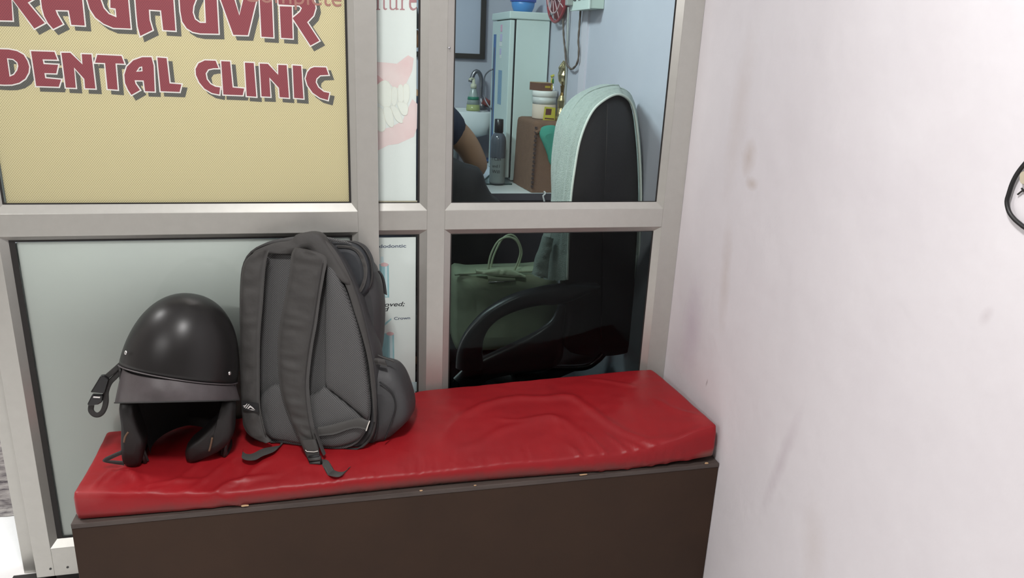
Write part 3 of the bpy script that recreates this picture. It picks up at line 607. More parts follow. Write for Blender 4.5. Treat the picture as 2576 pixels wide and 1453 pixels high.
# ------------------------------------------------------------------ helmet
HC = V((-.331,-.19,.603))
hel = thing('helmet', (-.331,-.19,.420), 'scuffed matt black open-face motorcycle helmet on the red cushion', 'helmet')
def rimz(x,y): return .612-.253*(x-HC.x)-.36*(y-HC.y)
CT, ST_ = math.cos(R(13)), math.sin(R(13))
def sup(th, ph, k=0.):
    """outer surface: th around (0 = front, -Y; positive towards +X), ph from the crown"""
    rx, ry, rz = .1225-k, .128-k, .190-k
    sp = math.sin(ph)**.86 if ph < math.pi/2 else 1
    x, z = rx*sp*math.sin(th), rz*math.cos(ph)
    return V((HC.x+x*CT+z*ST_, HC.y-ry*sp*math.cos(th), HC.z-x*ST_+z*CT))
def rim_ph(th, k=0):
    lo, hi = .5, 1.9
    for _ in range(30):
        m = (lo+hi)/2; p = sup(th, m, k)
        if p.z > rimz(p.x,p.y): lo = m
        else: hi = m
    return lo
NT = 96; b = B(); rows = []
for i in range(26):
    row = []
    for j in range(NT):
        th = 2*math.pi*j/NT; row.append(sup(th, max(.0002, rim_ph(th)*i/25)))
    rows.append(row)
for k in (.004,.010): rows.append([sup(2*math.pi*j/NT, rim_ph(2*math.pi*j/NT,0), k) for j in range(NT)])
b.grid(rows, closed=True); b.obj('shell', 'helmet_shell', hel, smooth=True)
B().tube([sup(2*math.pi*j/NT, rim_ph(2*math.pi*j/NT), -.0005)+V((0,0,-.001)) for j in range(NT)], .0016, 8, closed=True).obj('rim_trim', 'helmet_visor', hel, smooth=True)
# lower shell round the sides and the back, open at the face
OPEN = R(76); b = B(); rows = []
def low(th, t, k=0):
    p = sup(th, rim_ph(th), k+.004); f = (1-.05*t-.13*t*t+.05*math.sin(math.pi*t)) if p.x < HC.x else (1-.13*t-.05*t*t); z = lerp(p.z-.002, .421+.020*(1-abs(math.cos(th/2))), t)
    return V((HC.x+(p.x-HC.x)*f, HC.y+(p.y-HC.y)*f, z))
for i in range(15):
    t = i/14; row = []
    for j in range(64):
        op = OPEN*(1-.18*t); th = lerp(op, 2*math.pi-op, j/63); row.append(low(th, t))
    rows.append(row)
out = rows; inn = [[HC+V(((p.x-HC.x)*.90,(p.y-HC.y)*.90,p.z-HC.z)) for p in r] for r in rows]
b.grid(out); b.grid(inn); b.grid([out[-1],inn[-1]]); b.grid([[r[0] for r in out],[r[0] for r in inn]]); b.grid([[r[-1] for r in out],[r[-1] for r in inn]])
b.obj('lower_shell', 'vinyl_black', hel, smooth=True)
edge = [r[0] for r in out]+[p for p in out[-1][1:-1]]+[r[-1] for r in reversed(out)]
B().tube(edge, .0048, 8).obj('edge_piping', 'helmet_trim', hel, smooth=True)
# inner lining
b = B(); rows = [[sup(2*math.pi*j/48, max(.01,1.45*i/16), .016) for j in range(48)] for i in range(17)]
b.grid(rows, closed=True); b.obj('lining', 'helmet_foam', hel, smooth=True)
b = B(); rows = []
for i in range(9):
    rows.append([HC+V(((p.x-HC.x)*.80,(p.y-HC.y)*.80,p.z-HC.z)) for p in [low(lerp(R(70),R(290),j/47), i/8) for j in range(48)]])
b.grid(rows); b.obj('neck_lining', 'helmet_foam', hel, smooth=True)
# cheek pads
for sgn, pts in ((-1, [(-.441,-.25,.5772),(-.4176,-.25,.5792),(-.4129,-.25,.5489),(-.4073,-.25,.5104),(-.4007,-.25,.481),(-.4066,-.25,.4523),(-.4158,-.25,.4238),(-.434,-.25,.4177),(-.4485,-.25,.4309),(-.4496,-.25,.466),(-.4436,-.25,.523)]),
                 (1, [(-.2359,-.246,.5659),(-.2132,-.246,.5604),(-.2147,-.246,.5118),(-.2214,-.246,.4729),(-.2443,-.246,.445),(-.2791,-.246,.4262),(-.3148,-.246,.4155),(-.3239,-.246,.4244),(-.3199,-.246,.4539),(-.2916,-.246,.479),(-.2559,-.246,.5152),(-.2408,-.246,.5431)])):
    b = B(); rings(b, catmull(pts, 40, True), (0.0,1,0), [(.5,-.012),(.8,-.010),(.94,-.003),(1,.008),(1,.03),(.9,.045)])
    b.obj('cheek_pad', 'vinyl_black', hel, smooth=True)
# visor flap below the rim: its lower edge lies in a plane of its own
LP = [V((-.4674,-.225,.566)), V((-.3143,-.335,.6111)), V((-.214,-.225,.5541))]
ln_ = (LP[1]-LP[0]).cross(LP[2]-LP[0])
def lowz(x,y): return LP[0].z-(ln_.x*(x-LP[0].x)+ln_.y*(y-LP[0].y))/ln_.z
b = B(); rows = []
for i in range(9):
    t = i/8; row = []
    for j in range(57):
        th = lerp(R(-84), R(84), j/56); p = sup(th, rim_ph(th), .001); lf = max(0,-math.sin(th))
        k = 1+(.05+.10*lf)*t-.06*lf*lf*(1-t); q = V((HC.x+(p.x-HC.x)*k, p.y-(.002+.016*math.cos(th)*t), 0))
        q.z = lerp(p.z-.004-.010*lf*math.cos(th), lowz(q.x,q.y), t)+.004*math.sin(math.pi*t)*0; q.y -= .004*math.sin(math.pi*t); row.append(q)
    rows.append(row)
in_ = [[p+V((0,.003,0)) for p in r] for r in rows]
b.grid(rows); b.grid(in_); b.grid([rows[-1],in_[-1]]); b.grid([rows[0],in_[0]])
vis = b.obj('visor_flap', 'helmet_visor', hel, smooth=True); vis['label'] = 'smoky grey plastic flap'
B().tube(rows[-1], .0016, 6).obj('flap_edge', 'bag_mesh', vis, smooth=True)
# rivets
for P_ in ((-.4147,-.262,.6943),(-.2139,-.262,.6361)):
    d = (V(P_)-HC).normalized(); lo,hi = .05,.3
    best = min((( (sup(a/60*6.283, c/60*1.7)-V(P_)).length, a, c) for a in range(60) for c in range(10,60)))
    q = sup(best[1]/60*6.283, best[2]/60*1.7); q = V((P_[0], q.y, P_[2])); nn = V(((q.x-HC.x)/.015,(q.y-HC.y)/.0164,(q.z-HC.z)/.036)).normalized()
    B().lathe(q-nn*.002, [(.0046,0),(.0046,.0018),(.0034,.003),(.001,.0034)], 16, axis=nn).obj('rivet', 'steel', hel, smooth=True)
# chin strap with buckle at the left, hanging in a loop
st = ribbon([(-.4382,-.215,.6497),(-.4554,-.215,.6342),(-.4708,-.215,.6204),(-.4801,-.215,.6061)], .011, (0,-1,0), .003, 30).obj('chin_strap', 'webbing', hel, smooth=True)
ribbon([(-.5065,-.212,.5578),(-.5087,-.212,.5447),(-.5029,-.212,.5348),(-.4936,-.212,.534),(-.4847,-.212,.5429),(-.478,-.212,.5614),(-.4745,-.212,.5866),(-.4652,-.212,.6075),(-.4511,-.212,.6224),(-.4388,-.212,.6355)], .011, (0,-1,0), .003, 60).obj('strap_tail', 'webbing', st, smooth=True)
B().prism([(-.4791,-.222,.6277),(-.4713,-.222,.6281),(-.4637,-.222,.6203),(-.4759,-.222,.5867),(-.5024,-.222,.5914)], (0,.011,0)).obj('buckle_body', 'gloss_black', st, bevel=.002)
B().prism([(-.5,-.222,.5856),(-.4794,-.222,.5832),(-.4828,-.222,.5666),(-.4911,-.222,.5616),(-.5098,-.222,.5602),(-.5117,-.222,.5641)], (0,.010,0)).obj('buckle_slide', 'gloss_black', st, bevel=.002)
B().prism([(-.4969,-.2235,.5824),(-.484,-.2235,.5805),(-.485,-.2235,.5778),(-.4979,-.2235,.5797)], (0,.003,0)).obj('buckle_bar', 'label_white', st)
b = band([(-.441,-.252,.4683),(-.464,-.252,.4588),(-.4838,-.252,.4491),(-.4849,-.252,.4395),(-.4468,-.252,.428)], [(-.4422,-.252,.4568),(-.4603,-.252,.4498),(-.4735,-.252,.4432),(-.4673,-.252,.4426),(-.4457,-.252,.4386)], .003, 30, 5); b.obj('lower_strap', 'webbing', hel, smooth=True)
for pts in ([(-.4272,-.262,.5128),(-.4346,-.262,.502),(-.4383,-.262,.489)], [(-.2611,-.262,.485),(-.2658,-.262,.4658),(-.2701,-.262,.4524)], [(-.23,-.24,.4922),(-.2327,-.24,.4766)]):
    B().tube(catmull(pts,10), .0021, 8).obj('cord', 'cord_brown', hel, smooth=True)

# ------------------------------------------------------------------ backpack
bn = V((-0.28793, -0.94178, 0.17365)); bu = V((0.9563, -0.29237, 0.0)); bw = V((0.05077, 0.16606, 0.98481)); BP = V((.03,-.252,.424))
bag = thing('backpack', (-.06,-.18,.43), 'dark grey backpack with mesh back panel leaning against the door', 'backpack')
uvb = lambda c: ((c-BP).dot(bu), (c-BP).dot(bw))
out = [(-.1688,-.1909,.4259),(-.1919,-.1785,.4544),(-.2029,-.1615,.5287),(-.204,-.1441,.6212),(-.2005,-.1283,.7128),(-.1962,-.1162,.7852),(-.1888,-.1099,.8321),(-.1698,-.1099,.8634),(-.134,-.1172,.8832),(-.0786,-.1319,.8951),(-.0308,-.1463,.8961),(.0016,-.1591,.8804),(.0266,-.1724,.8501),(.0479,-.1873,.8044),(.0638,-.2019,.7519),(.0763,-.2163,.6941),(.0854,-.2291,.6403),(.0911,-.2409,.5858),(.0933,-.2517,.5306),(.0885,-.2602,.4763),(.0679,-.2611,.4374),(.0334,-.2545,.416),(-.0116,-.2417,.4108),(-.0672,-.2237,.4162),(-.1229,-.2057,.4216)]
O = catmull(out, 96, True)
b = B(); rows = []
c = sum(O, V((0,0,0)))/96
def body_ring(s, d, bul):
    row = []
    for p in O:
        h = (p-BP).dot(bw); q = c+(p-c)*s-bn*d
        # bottom stays on the cushion, wrinkles on the gusset
        q += (p-c).normalized()*bul*noise.noise(V((h*9, d*18, (p-c).dot(bu)*4)))
        z0 = cz(q.x, ct(q.y))+.001
        if q.z < z0: q.z = z0
        if q.x < -.203: q.x = -.203
        if q.y > -.0585: q.y = -.0585
        row.append(q)
    return row
prof = [(.80,.026,0),(.90,.022,0),(.965,.008,0),(1.0,.010,.001),(1.022,.022,.003),(1.03,.04,.005),(1.03,.06,.007),(1.02,.08,.007),(1.01,.10,.007),(.99,.12,.006),(.96,.14,.005),(.91,.155,.004),(.82,.165,.002),(.5,.17,0)]
rows = [body_ring(*p) for p in prof]; b.grid(rows, closed=True)
for row in (rows[0],rows[-1]):
    cc = sum(row, V((0,0,0)))/96; b.add(row+[cc], [(j,(j+1)%96,96) for j in range(96)])
b.obj('main_body', 'bag_side', bag, smooth=True)
# piping round the back panel
B().tube([p-bn*.004 for p in O], .0035, 8, closed=True).obj('piping', 'bag_trim', bag, smooth=True)
# mesh back panel, padded in sections
pan = catmull([(-.1566,-.1957,.4316),(-.1727,-.1826,.4756),(-.1766,-.1677,.55),(-.1717,-.1488,.6608),(-.1597,-.1323,.7701),(-.1443,-.1237,.8424),(-.1182,-.1245,.8811),(-.0746,-.1371,.8853),(-.0315,-.1518,.8773),(-.0009,-.1644,.8597),(.0206,-.1772,.8256),(.0401,-.192,.7779),(.056,-.2066,.7252),(.0685,-.221,.6673),(.0759,-.2333,.6131),(.0816,-.2443,.5631),(.0823,-.253,.5169),(.0723,-.2578,.4743),(.0482,-.257,.4389),(.0067,-.2472,.4227),(-.0561,-.2278,.4238),(-.1134,-.2093,.4291)], 80, True)
b = B(); rings(b, pan, bn, [(1.0,-.004),(1.0,.001),(.985,.003),(.955,-.003),(.90,-.014),(.6,-.017),(.3,-.017)])
b.obj('mesh_panel', 'bag_mesh', bag, smooth=True, uv=uvb)
# padded lower wing + side wing (raised), with seam lines
wing = catmull([(-.003,-.1741,.8495),(.0171,-.1842,.8278),(.0364,-.1987,.7812),(.054,-.2141,.727),(.0664,-.2283,.6703),(.0737,-.2405,.6164),(.0786,-.2512,.5665),(.0785,-.2588,.5251),(.0743,-.262,.5008),(.0579,-.2545,.5145),(.0277,-.2405,.5401),(.0001,-.2282,.5612),(-.0162,-.2205,.5757),(-.015,-.2094,.6378),(-.0121,-.1937,.7282),(-.008,-.1817,.7998)], 60, True)
b = B(); rings(b, wing, bn, [(1,-.028),(1,.0005),(.96,.0045),(.88,.008),(.6,.0105),(.3,.011)]); b.obj('side_padding', 'bag_mesh', bag, smooth=True, uv=uvb)
low_ = catmull([(-.1631,-.1826,.538),(-.127,-.1877,.57),(-.1046,-.1975,.554),(-.0695,-.2103,.5426),(-.0335,-.2183,.5589),(-.019,-.2204,.5718),(-0,-.229,.5566),(.0276,-.2413,.5354),(.0578,-.2554,.5089),(.0706,-.2619,.495),(.0564,-.2643,.4587),(.0069,-.2536,.4345),(-.0556,-.2346,.4337),(-.1127,-.2162,.439),(-.1518,-.2027,.4474),(-.1652,-.1909,.4895)], 60, True)
b = B(); rings(b, low_, bn, [(1,-.028),(1,.0005),(.96,.004),(.88,.007),(.6,.009),(.3,.0095)]); b.obj('lumbar_padding', 'bag_mesh', bag, smooth=True, uv=uvb)
# binding band on the right edge and over the top (the yoke)
b = band([(-.0784,-.1384,.8949),(-.0524,-.1461,.8964),(-.0267,-.1553,.8891),(-.004,-.1658,.8694),(.015,-.1766,.8424),(.037,-.1916,.7977),(.0529,-.2065,.7434),(.0688,-.2217,.6869),(.0797,-.235,.6333),(.0838,-.2446,.588),(.0871,-.254,.5423),(.0886,-.263,.4961)], [(-.0723,-.1325,.9025),(-.0347,-.1426,.9099),(-.0014,-.1554,.8961),(.0203,-.1669,.8692),(.0383,-.1788,.8349),(.0544,-.192,.7897),(.0671,-.2045,.7431),(.078,-.2172,.6925),(.089,-.2301,.6405),(.0947,-.2419,.586),(.0962,-.2508,.5401),(.0942,-.2588,.4935)], .006, 60, 7, bn)
b.obj('edge_binding', 'bag_fabric', bag, smooth=True)
yoke = catmull([(-.1639,-.0995,.8605),(-.119,-.109,.8836),(-.0791,-.1194,.8929),(-.0673,-.1208,.9051),(-.0496,-.125,.9114),(-.0303,-.1303,.9152),(-.0131,-.1365,.91),(.002,-.1448,.8896),(.0219,-.1566,.8589),(.0502,-.1745,.8089),(.0447,-.1745,.7996),(.0192,-.1617,.8267),(-.0011,-.1515,.8486),(-.0234,-.1423,.8616),(-.0494,-.1329,.8689),(-.0738,-.1251,.8711),(-.1108,-.1143,.8681)], 70, True)
b = B(); rings(b, yoke, bn, [(.85,-.03),(.97,-.022),(1,-.006),(1,.012),(.97,.019),(.85,.023),(.5,.025)]); b.obj('top_yoke', 'bag_fabric', bag, smooth=True)
# carry handle loop behind the peak
b = band([(-.009,-.1204,.9004),(.0059,-.1253,.8986),(.0234,-.1313,.8951),(.0392,-.1366,.8925),(.0513,-.1411,.8878)], [(.0004,-.1251,.8902),(.0127,-.1291,.8892),(.0267,-.1336,.8882),(.0408,-.138,.8872),(.053,-.1425,.8834)], .006, 20, 5, bn); b.obj('carry_handle', 'bag_mesh', bag, smooth=True, uv=uvb)
# upper rear compartment, seen over the right shoulder
comp = catmull([(-.0232,-.0867,.8752),(.022,-.099,.8833),(.0542,-.1087,.8842),(.0772,-.1177,.8737),(.0926,-.1273,.8473),(.0971,-.1353,.811),(.0945,-.14,.7814),(.0769,-.1387,.7591),(.0675,-.1385,.7446),(.0454,-.1286,.7618),(.0106,-.1098,.8058),(-.015,-.0938,.8502)], 60, True)
b = B(); rings(b, comp, bn, [(.8,-.05),(.96,-.04),(1,-.012),(1,.012),(.93,.022),(.6,.026)]); b.obj('rear_compartment', 'bag_navy', bag, smooth=True)
B().tube(catmull([(.0004,-.1048,.8851),(.0218,-.1112,.8863),(.0538,-.1209,.8864),(.0766,-.1298,.876),(.0928,-.1398,.8488),(.0964,-.1472,.8145),(.0904,-.1505,.7868),(.0766,-.1491,.7713),(.0699,-.1499,.7561)], 50), .0026, 8).obj('compartment_piping', 'bag_trim', bag, smooth=True)
b = band([(.0178,-.1289,.8815),(.0513,-.1391,.8817),(.0721,-.1475,.8703),(.0837,-.1559,.8441),(.0848,-.1609,.8189),(.0789,-.1635,.7951),(.0696,-.1639,.7773)], [(.0212,-.1309,.8763),(.0493,-.1397,.8753),(.0649,-.1464,.8645),(.0748,-.154,.84),(.0768,-.1589,.8166),(.0719,-.1608,.7983),(.0644,-.1616,.7815)], .003, 40, 5, bn, wr=.003); b.obj('zip_binding', 'bag_fabric', bag, smooth=True)
# main outer body seen at the right
side = catmull([(.0724,-.0711,.8421),(.0996,-.0817,.8296),(.1136,-.0919,.7975),(.1227,-.1033,.7508),(.1234,-.1123,.7032),(.1193,-.1217,.6454),(.1117,-.1284,.5966),(.1084,-.1382,.5379),(.1,-.1502,.4585),(.0563,-.1448,.4157),(.0205,-.1197,.4926),(.0357,-.0882,.6882),(.0523,-.0756,.7844)], 60, True)
b = B(); rings(b, side, bn, [(.85,-.04),(.97,-.03),(1,-.01),(1,.02),(.95,.04),(.8,.055)]); b.obj('outer_pocket', 'bag_side', bag, smooth=True)
zp = band([(.1122,-.1002,.8079),(.1184,-.1041,.7971),(.1226,-.1084,.7804),(.1248,-.1136,.7561)], [(.1169,-.1012,.8101),(.1248,-.1056,.7993),(.1299,-.1106,.7809),(.133,-.1167,.7528)], .004, 16, 5, bn); zp.obj('zip_pull', 'black_label', bag, smooth=True)
# bottle pocket bulging at the lower right
pk = catmull([(.0954,-.1479,.6077),(.1156,-.1545,.6052),(.145,-.1645,.5995),(.163,-.1734,.5816),(.1771,-.1837,.5489),(.1858,-.1925,.5156),(.1871,-.1982,.4866),(.1774,-.1993,.4645),(.1537,-.1967,.4394),(.13,-.1938,.4161),(.1061,-.1908,.3927),(.0776,-.185,.3768),(.0589,-.1784,.3814),(.0729,-.1702,.4493),(.086,-.1597,.5282)], 64, True)
b = B(); rings(b, pk, bn, [(.8,-.055),(.95,-.045),(1,-.02),(1,.01),(.97,.032),(.90,.05),(.70,.062),(.4,.066)])
for i,v in enumerate(b.v):
    q = V(v); q += bn*.006*noise.noise(V((q.x*22,q.y*14,q.z*9))); b.v[i] = (q.x, min(q.y,-.06), max(q.z,cz(q.x,ct(q.y))+.002))
b.obj('side_pocket', 'bag_side', bag, smooth=True)
b = band([(.0882,-.2105,.6304),(.1025,-.2144,.6332),(.1184,-.2197,.6305)], [(.0896,-.2136,.6157),(.1039,-.2175,.6185),(.1234,-.2242,.6142)], .005, 16, 5, bn, wr=.003); b.obj('pocket_hem', 'bag_fabric', bag, smooth=True)
B().tube(catmull([(.1032,-.2035,.6356),(.1156,-.2082,.6308),(.1298,-.2132,.6271),(.1404,-.2172,.6232)],14), .0022, 6).obj('pocket_elastic', 'webbing_grey', bag, smooth=True)
for pts in ([(.0957,-.2347,.5576),(.0989,-.2451,.5066),(.0963,-.2512,.4688),(.0885,-.2533,.4447)], [(.1053,-.2303,.5801),(.1315,-.2423,.5586),(.1397,-.2507,.5266),(.13,-.2548,.4885),(.1138,-.2578,.445)]):
    B().tube(catmull(pts,24), .0018, 6).obj('pocket_fold', 'black_label', bag, smooth=True)
# shoulder straps
s1 = band([(-.1599,-.1421,.8718),(-.1798,-.1397,.8524),(-.1907,-.1421,.8211),(-.1963,-.1518,.759),(-.2009,-.1653,.6785),(-.2061,-.1804,.5877),(-.2074,-.1919,.5236),(-.2024,-.2018,.4778),(-.1858,-.2115,.4531),(-.1543,-.2231,.4423)], [(-.1286,-.1525,.8794),(-.1345,-.1542,.8599),(-.1403,-.159,.8247),(-.1473,-.1682,.7627),(-.1569,-.1802,.6821),(-.1618,-.1954,.5916),(-.1637,-.2066,.5276),(-.1591,-.2147,.4912),(-.1532,-.2216,.4639),(-.1415,-.2281,.448)], .018, 70, 9, bn, wr=.005, seed=2)
s1 = s1.obj('shoulder_strap', 'bag_fabric', bag, smooth=True)
B().tube(catmull([(-.1278,-.1642,.8807),(-.1336,-.1656,.8631),(-.1394,-.1703,.8281),(-.1463,-.1795,.7665),(-.1559,-.1914,.6864),(-.1607,-.2065,.5965),(-.1626,-.2176,.533),(-.158,-.2257,.4968),(-.1522,-.2328,.4678)],50), .0016, 6).obj('edge_stitching', 'webbing_grey', s1, smooth=True)
lab = band([(-.2024,-.2054,.5418),(-.1989,-.2101,.522)], [(-.1648,-.2174,.539),(-.1648,-.2211,.5189)], .002, 6, 5, bn, puff=0).obj('woven_label', 'black_label', s1)
EM = [[(-.1975,-.2118,.5287),(-.1901,-.2124,.5379),(-.1888,-.2129,.5371),(-.1958,-.2124,.5279)],[(-.1941,-.2131,.5271),(-.1857,-.2138,.5373),(-.1844,-.2143,.5364),(-.1923,-.2138,.5263)],[(-.1897,-.2146,.5265),(-.1832,-.2151,.5343),(-.1773,-.2177,.5301),(-.1723,-.2203,.5241),(-.1783,-.218,.5269),(-.1826,-.2161,.5298),(-.188,-.2153,.5253)],[(-.1991,-.2106,.5322),(-.192,-.2124,.5346),(-.1916,-.2127,.5332),(-.1983,-.2111,.5309)],[(-.1863,-.216,.5245),(-.1793,-.218,.525),(-.1732,-.2203,.5229),(-.1802,-.218,.5234)]]
for e_ in EM: poly_mesh([[e_]]).obj('mountain_emblem', 'label_white', s1)
s2 = band([(-.0718,-.1662,.8874),(-.0802,-.1666,.8713),(-.087,-.1727,.8273),(-.0965,-.178,.7828),(-.109,-.1841,.729),(-.1169,-.19,.6839),(-.1196,-.1974,.6388),(-.1183,-.2078,.5846),(-.1112,-.2175,.544),(-.0987,-.2288,.5036),(-.0841,-.2398,.4678),(-.0759,-.2453,.4517)], [(-.0226,-.1847,.8804),(-.0043,-.1927,.8676),(-.0117,-.1985,.8237),(-.0208,-.2039,.7793),(-.0295,-.2111,.7258),(-.0388,-.2165,.6807),(-.0465,-.2225,.6354),(-.0516,-.2294,.59),(-.0505,-.2381,.5446),(-.046,-.2478,.4992),(-.0393,-.2566,.4628),(-.0341,-.2632,.4354)], .020, 80, 9, bn, wr=.006, seed=5)
s2 = s2.obj('shoulder_strap', 'bag_fabric', bag, smooth=True)
for off in (0,9):
    pass
B().tube(catmull([(-.0128,-.2035,.8663),(-.0209,-.2083,.8269),(-.0292,-.2139,.783),(-.0387,-.2208,.7298),(-.048,-.2262,.685),(-.0556,-.2322,.6401),(-.0607,-.2389,.5949),(-.0597,-.2475,.5499),(-.0552,-.2572,.5048),(-.0486,-.2656,.4705)],60), .0011, 6).obj('edge_stitching', 'bag_trim', s2, smooth=True)
b = band([(-.0462,-.2647,.4879),(-.0367,-.2729,.4593),(-.0304,-.2786,.4387),(-.0255,-.2819,.4289)], [(-.0392,-.2603,.489),(-.0314,-.2675,.463),(-.0242,-.2735,.4423),(-.0201,-.2767,.4315)], .008, 20, 5, bn); b.obj('strap_backing', 'bag_trim', s2, smooth=True)
b = band([(-.0761,-.2584,.4609),(-.0697,-.2635,.4439),(-.0632,-.2685,.4278),(-.0576,-.273,.4125)], [(-.0418,-.2681,.4652),(-.0371,-.2725,.4491),(-.0349,-.2759,.4345),(-.0329,-.2795,.418)], .006, 20, 5, bn, puff=0); b.obj('strap_end', 'webbing_grey', s2, smooth=True)
B().tube([(-.0652,-.2726,.4425),(-.0618,-.2742,.4391),(-.0461,-.279,.4393),(-.0373,-.2812,.4418)], .0008, 6).obj('end_stitch', 'white_thread', s2)
# ladder buckle and loose tail
bk = B(); 
for pts in ([(-.0579,-.2779,.4256),(-.0544,-.2834,.4019)],[(-.0342,-.2842,.431),(-.0315,-.2894,.4073)],[(-.0579,-.2778,.4265),(-.0342,-.2842,.431)],[(-.0553,-.2831,.4018),(-.0315,-.2894,.4073)]): bk.tube(pts, .0035, 8)
bk.obj('buckle_frame', 'black_label', s2, smooth=True)
for pts in ([(-.0563,-.2823,.4219),(-.0334,-.2885,.4263)],[(-.0557,-.2842,.4127),(-.0329,-.2903,.4172)]): B().tube(pts, .0042, 10).obj('buckle_bar', 'webbing_grey', s2, smooth=True)
b = band([*[(-.0386,-.2825,.4039),(-.0321,-.2872,.3896)],*[(-.0126,-.3344,.408),(.0061,-.3425,.408),(.0203,-.3266,.408),(.0277,-.3125,.408)]], [*[(-.0313,-.2768,.4122),(-.0158,-.2834,.4022)],*[(.0014,-.3217,.411),(.0152,-.3273,.411),(.0259,-.3189,.411),(.0341,-.3083,.411)]], .0025, 40, 5, (0,-.5,.85)); b.obj('strap_tail', 'webbing_grey', s2, smooth=True)
# left strap's webbing tail lying on the cushion
b = band([(-.1453,-.1792,.43),(-.1183,-.1797,.43),(-.1122,-.1961,.43),(-.1201,-.2175,.43),(-.1357,-.2224,.43),(-.1615,-.2292,.43),(-.1816,-.2476,.43),(-.1963,-.2452,.43),(-.2105,-.2212,.43)], [(-.1454,-.2058,.431),(-.1295,-.2065,.431),(-.1232,-.2075,.431),(-.1256,-.2295,.431),(-.1359,-.2497,.431),(-.1589,-.2654,.431),(-.1747,-.2802,.431),(-.1972,-.2731,.431),(-.2146,-.2404,.431)], .0025, 50, 5, (0,-.5,.85)); b.obj('strap_tail', 'webbing_grey', s1, smooth=True)
# lower anchor webbing with its white bar-tack
b = band([(-.0359,-.2502,.4855),(-.0004,-.2593,.4954),(.035,-.2678,.508),(.057,-.2734,.5141),(.077,-.2806,.5082)], [(-.0366,-.2538,.4651),(-.0012,-.2635,.4714),(.03,-.2705,.4846),(.052,-.2763,.4899),(.0729,-.2834,.4859)], .004, 30, 5, bn); b.obj('anchor_webbing', 'webbing_grey', bag, smooth=True)
B().tube([(.0784,-.2868,.5113),(.0747,-.2874,.5019),(.07,-.2886,.4878)], .0013, 6).obj('bar_tack', 'white_thread', bag)

# settle helmet and backpack: nothing sinks into the cushion or into each other
def top(x,y): return cz(x,ct(y))+max(0,fold(x,y))+.0028*noise.noise(V((x*7,y*9,1)))+.0011*noise.noise(V((x*26,y*34,4)))+.0006
def family(o):
    for c_ in o.children: yield c_; yield from family(c_)
for root, sgn in ((hel,-1),(bag,1)):
    for o in family(root):
        for v in o.data.vertices:
            if sgn < 0: v.co.x = min(v.co.x, -.2055)
            elif v.co.x < -.2035 and v.co.y < -.06: v.co.x = -.2035
            if -.53 < v.co.x < .9 and v.co.y > -.35: v.co.z = max(v.co.z, top(v.co.x, v.co.y))

# ------------------------------------------------------------------ strap loop on the right wall, rug
lp = thing('cable_loop', (.93,-1.0036,1.2003), 'black rubber loop hanging from a beige hook on the pinkish wall', 'cable')
B().tube(catmull([(.929,-1.0169,1.2184),(.929,-1.0060,1.2039),(.929,-.9986,1.1896),(.929,-.9948,1.1756),(.929,-.9934,1.1597),(.929,-.9932,1.1512),(.929,-.9971,1.1423),(.929,-1.0031,1.1351),(.929,-1.0128,1.1288),(.929,-1.0224,1.1247),(.929,-1.0322,1.1214),(.929,-1.0515,1.1194),(.929,-1.0647,1.1360),(.929,-1.0616,1.1674),(.929,-1.0458,1.2015),(.929,-1.0293,1.2175)], 70, True), .0031, 10, closed=True).obj('loop', 'black_rubber', lp, smooth=True)
bk = B(); rings(bk, catmull([(.93,-1.0072,1.1921),(.93,-1.0111,1.1960),(.93,-1.0222,1.1967),(.93,-1.0278,1.1814),(.93,-1.0150,1.1781),(.93,-1.0102,1.1816)], 24, True), (-1,0,0), [(1,-.004),(1,.004),(.85,.007)]); bk.obj('hook_plate', 'beige_plastic', lp, smooth=True)
for pts in ([(.932,-1.0129,1.1700),(.932,-1.0102,1.1684),(.932,-1.0048,1.1624)], [(.932,-1.0085,1.1720),(.932,-1.0120,1.1688),(.932,-1.0174,1.1676)]): B().tube(pts, .0012, 6).obj('wire', 'gasket', lp)

b = B(); nx, ny = 90, 70; rows = []
for i in range(ny+1):
    row = []
    for j in range(nx+1):
        x = lerp(-2.1,-.87,j/nx); y = lerp(.273,1.145,i/ny)
        e = min(1, 8*min(i/ny,1-i/ny,j/nx,1-j/nx)); n_ = noise.noise(V((x*9,y*22,0)))+.6*noise.noise(V((x*30,y*60,3)))+.4*noise.noise(V((x*70,y*120,7)))
        row.append(V((x+.006*noise.noise(V((y*30,x*9,1))), y+(.014*noise.noise(V((x*25,5,1))) if i in (0,ny) else 0), max(.002, .013*e+.009*e*n_+.002))))
    rows.append(row)
b.grid(rows); b.grid([[V((p.x,p.y,.001)) for p in rows[0]], rows[0]])
tag(b.obj('rag_rug', 'rag_pile', None, smooth=False), 'shaggy mottled grey-brown rag rug on the white floor past the door', 'rug')

# ------------------------------------------------------------------ inside the cabin, behind the right-hand panes
# desk with its glass sheet
desk = thing('desk', (.5,1.4,0), 'white-topped office desk with dark front panel inside the cabin', 'desk')
bx('desktop', (-.05,1.095,.742), (.93,1.72,.770), 'desk_white', desk, bevel=.003)
bx('front_panel', (-.03,1.105,.08), (.925,1.123,.742), 'desk_dark', desk)
bx('side_panel', (-.03,1.123,0), (-.01,1.70,.742), 'desk_dark', desk)
bx('side_panel', (.905,1.123,0), (.925,1.70,.742), 'desk_dark', desk)
bx('edge_strip', (-.05,1.089,.742), (.93,1.095,.769), 'desk_dark', desk)
gs = bx('glass_sheet', (-.03,1.285,.7702), (.775,1.71,.7762), 'desk_glass', desk)
bx('glass_edge', (-.03,1.2825,.7702), (.775,1.2850,.7762), 'glass_edge', gs)
ZT = .7765
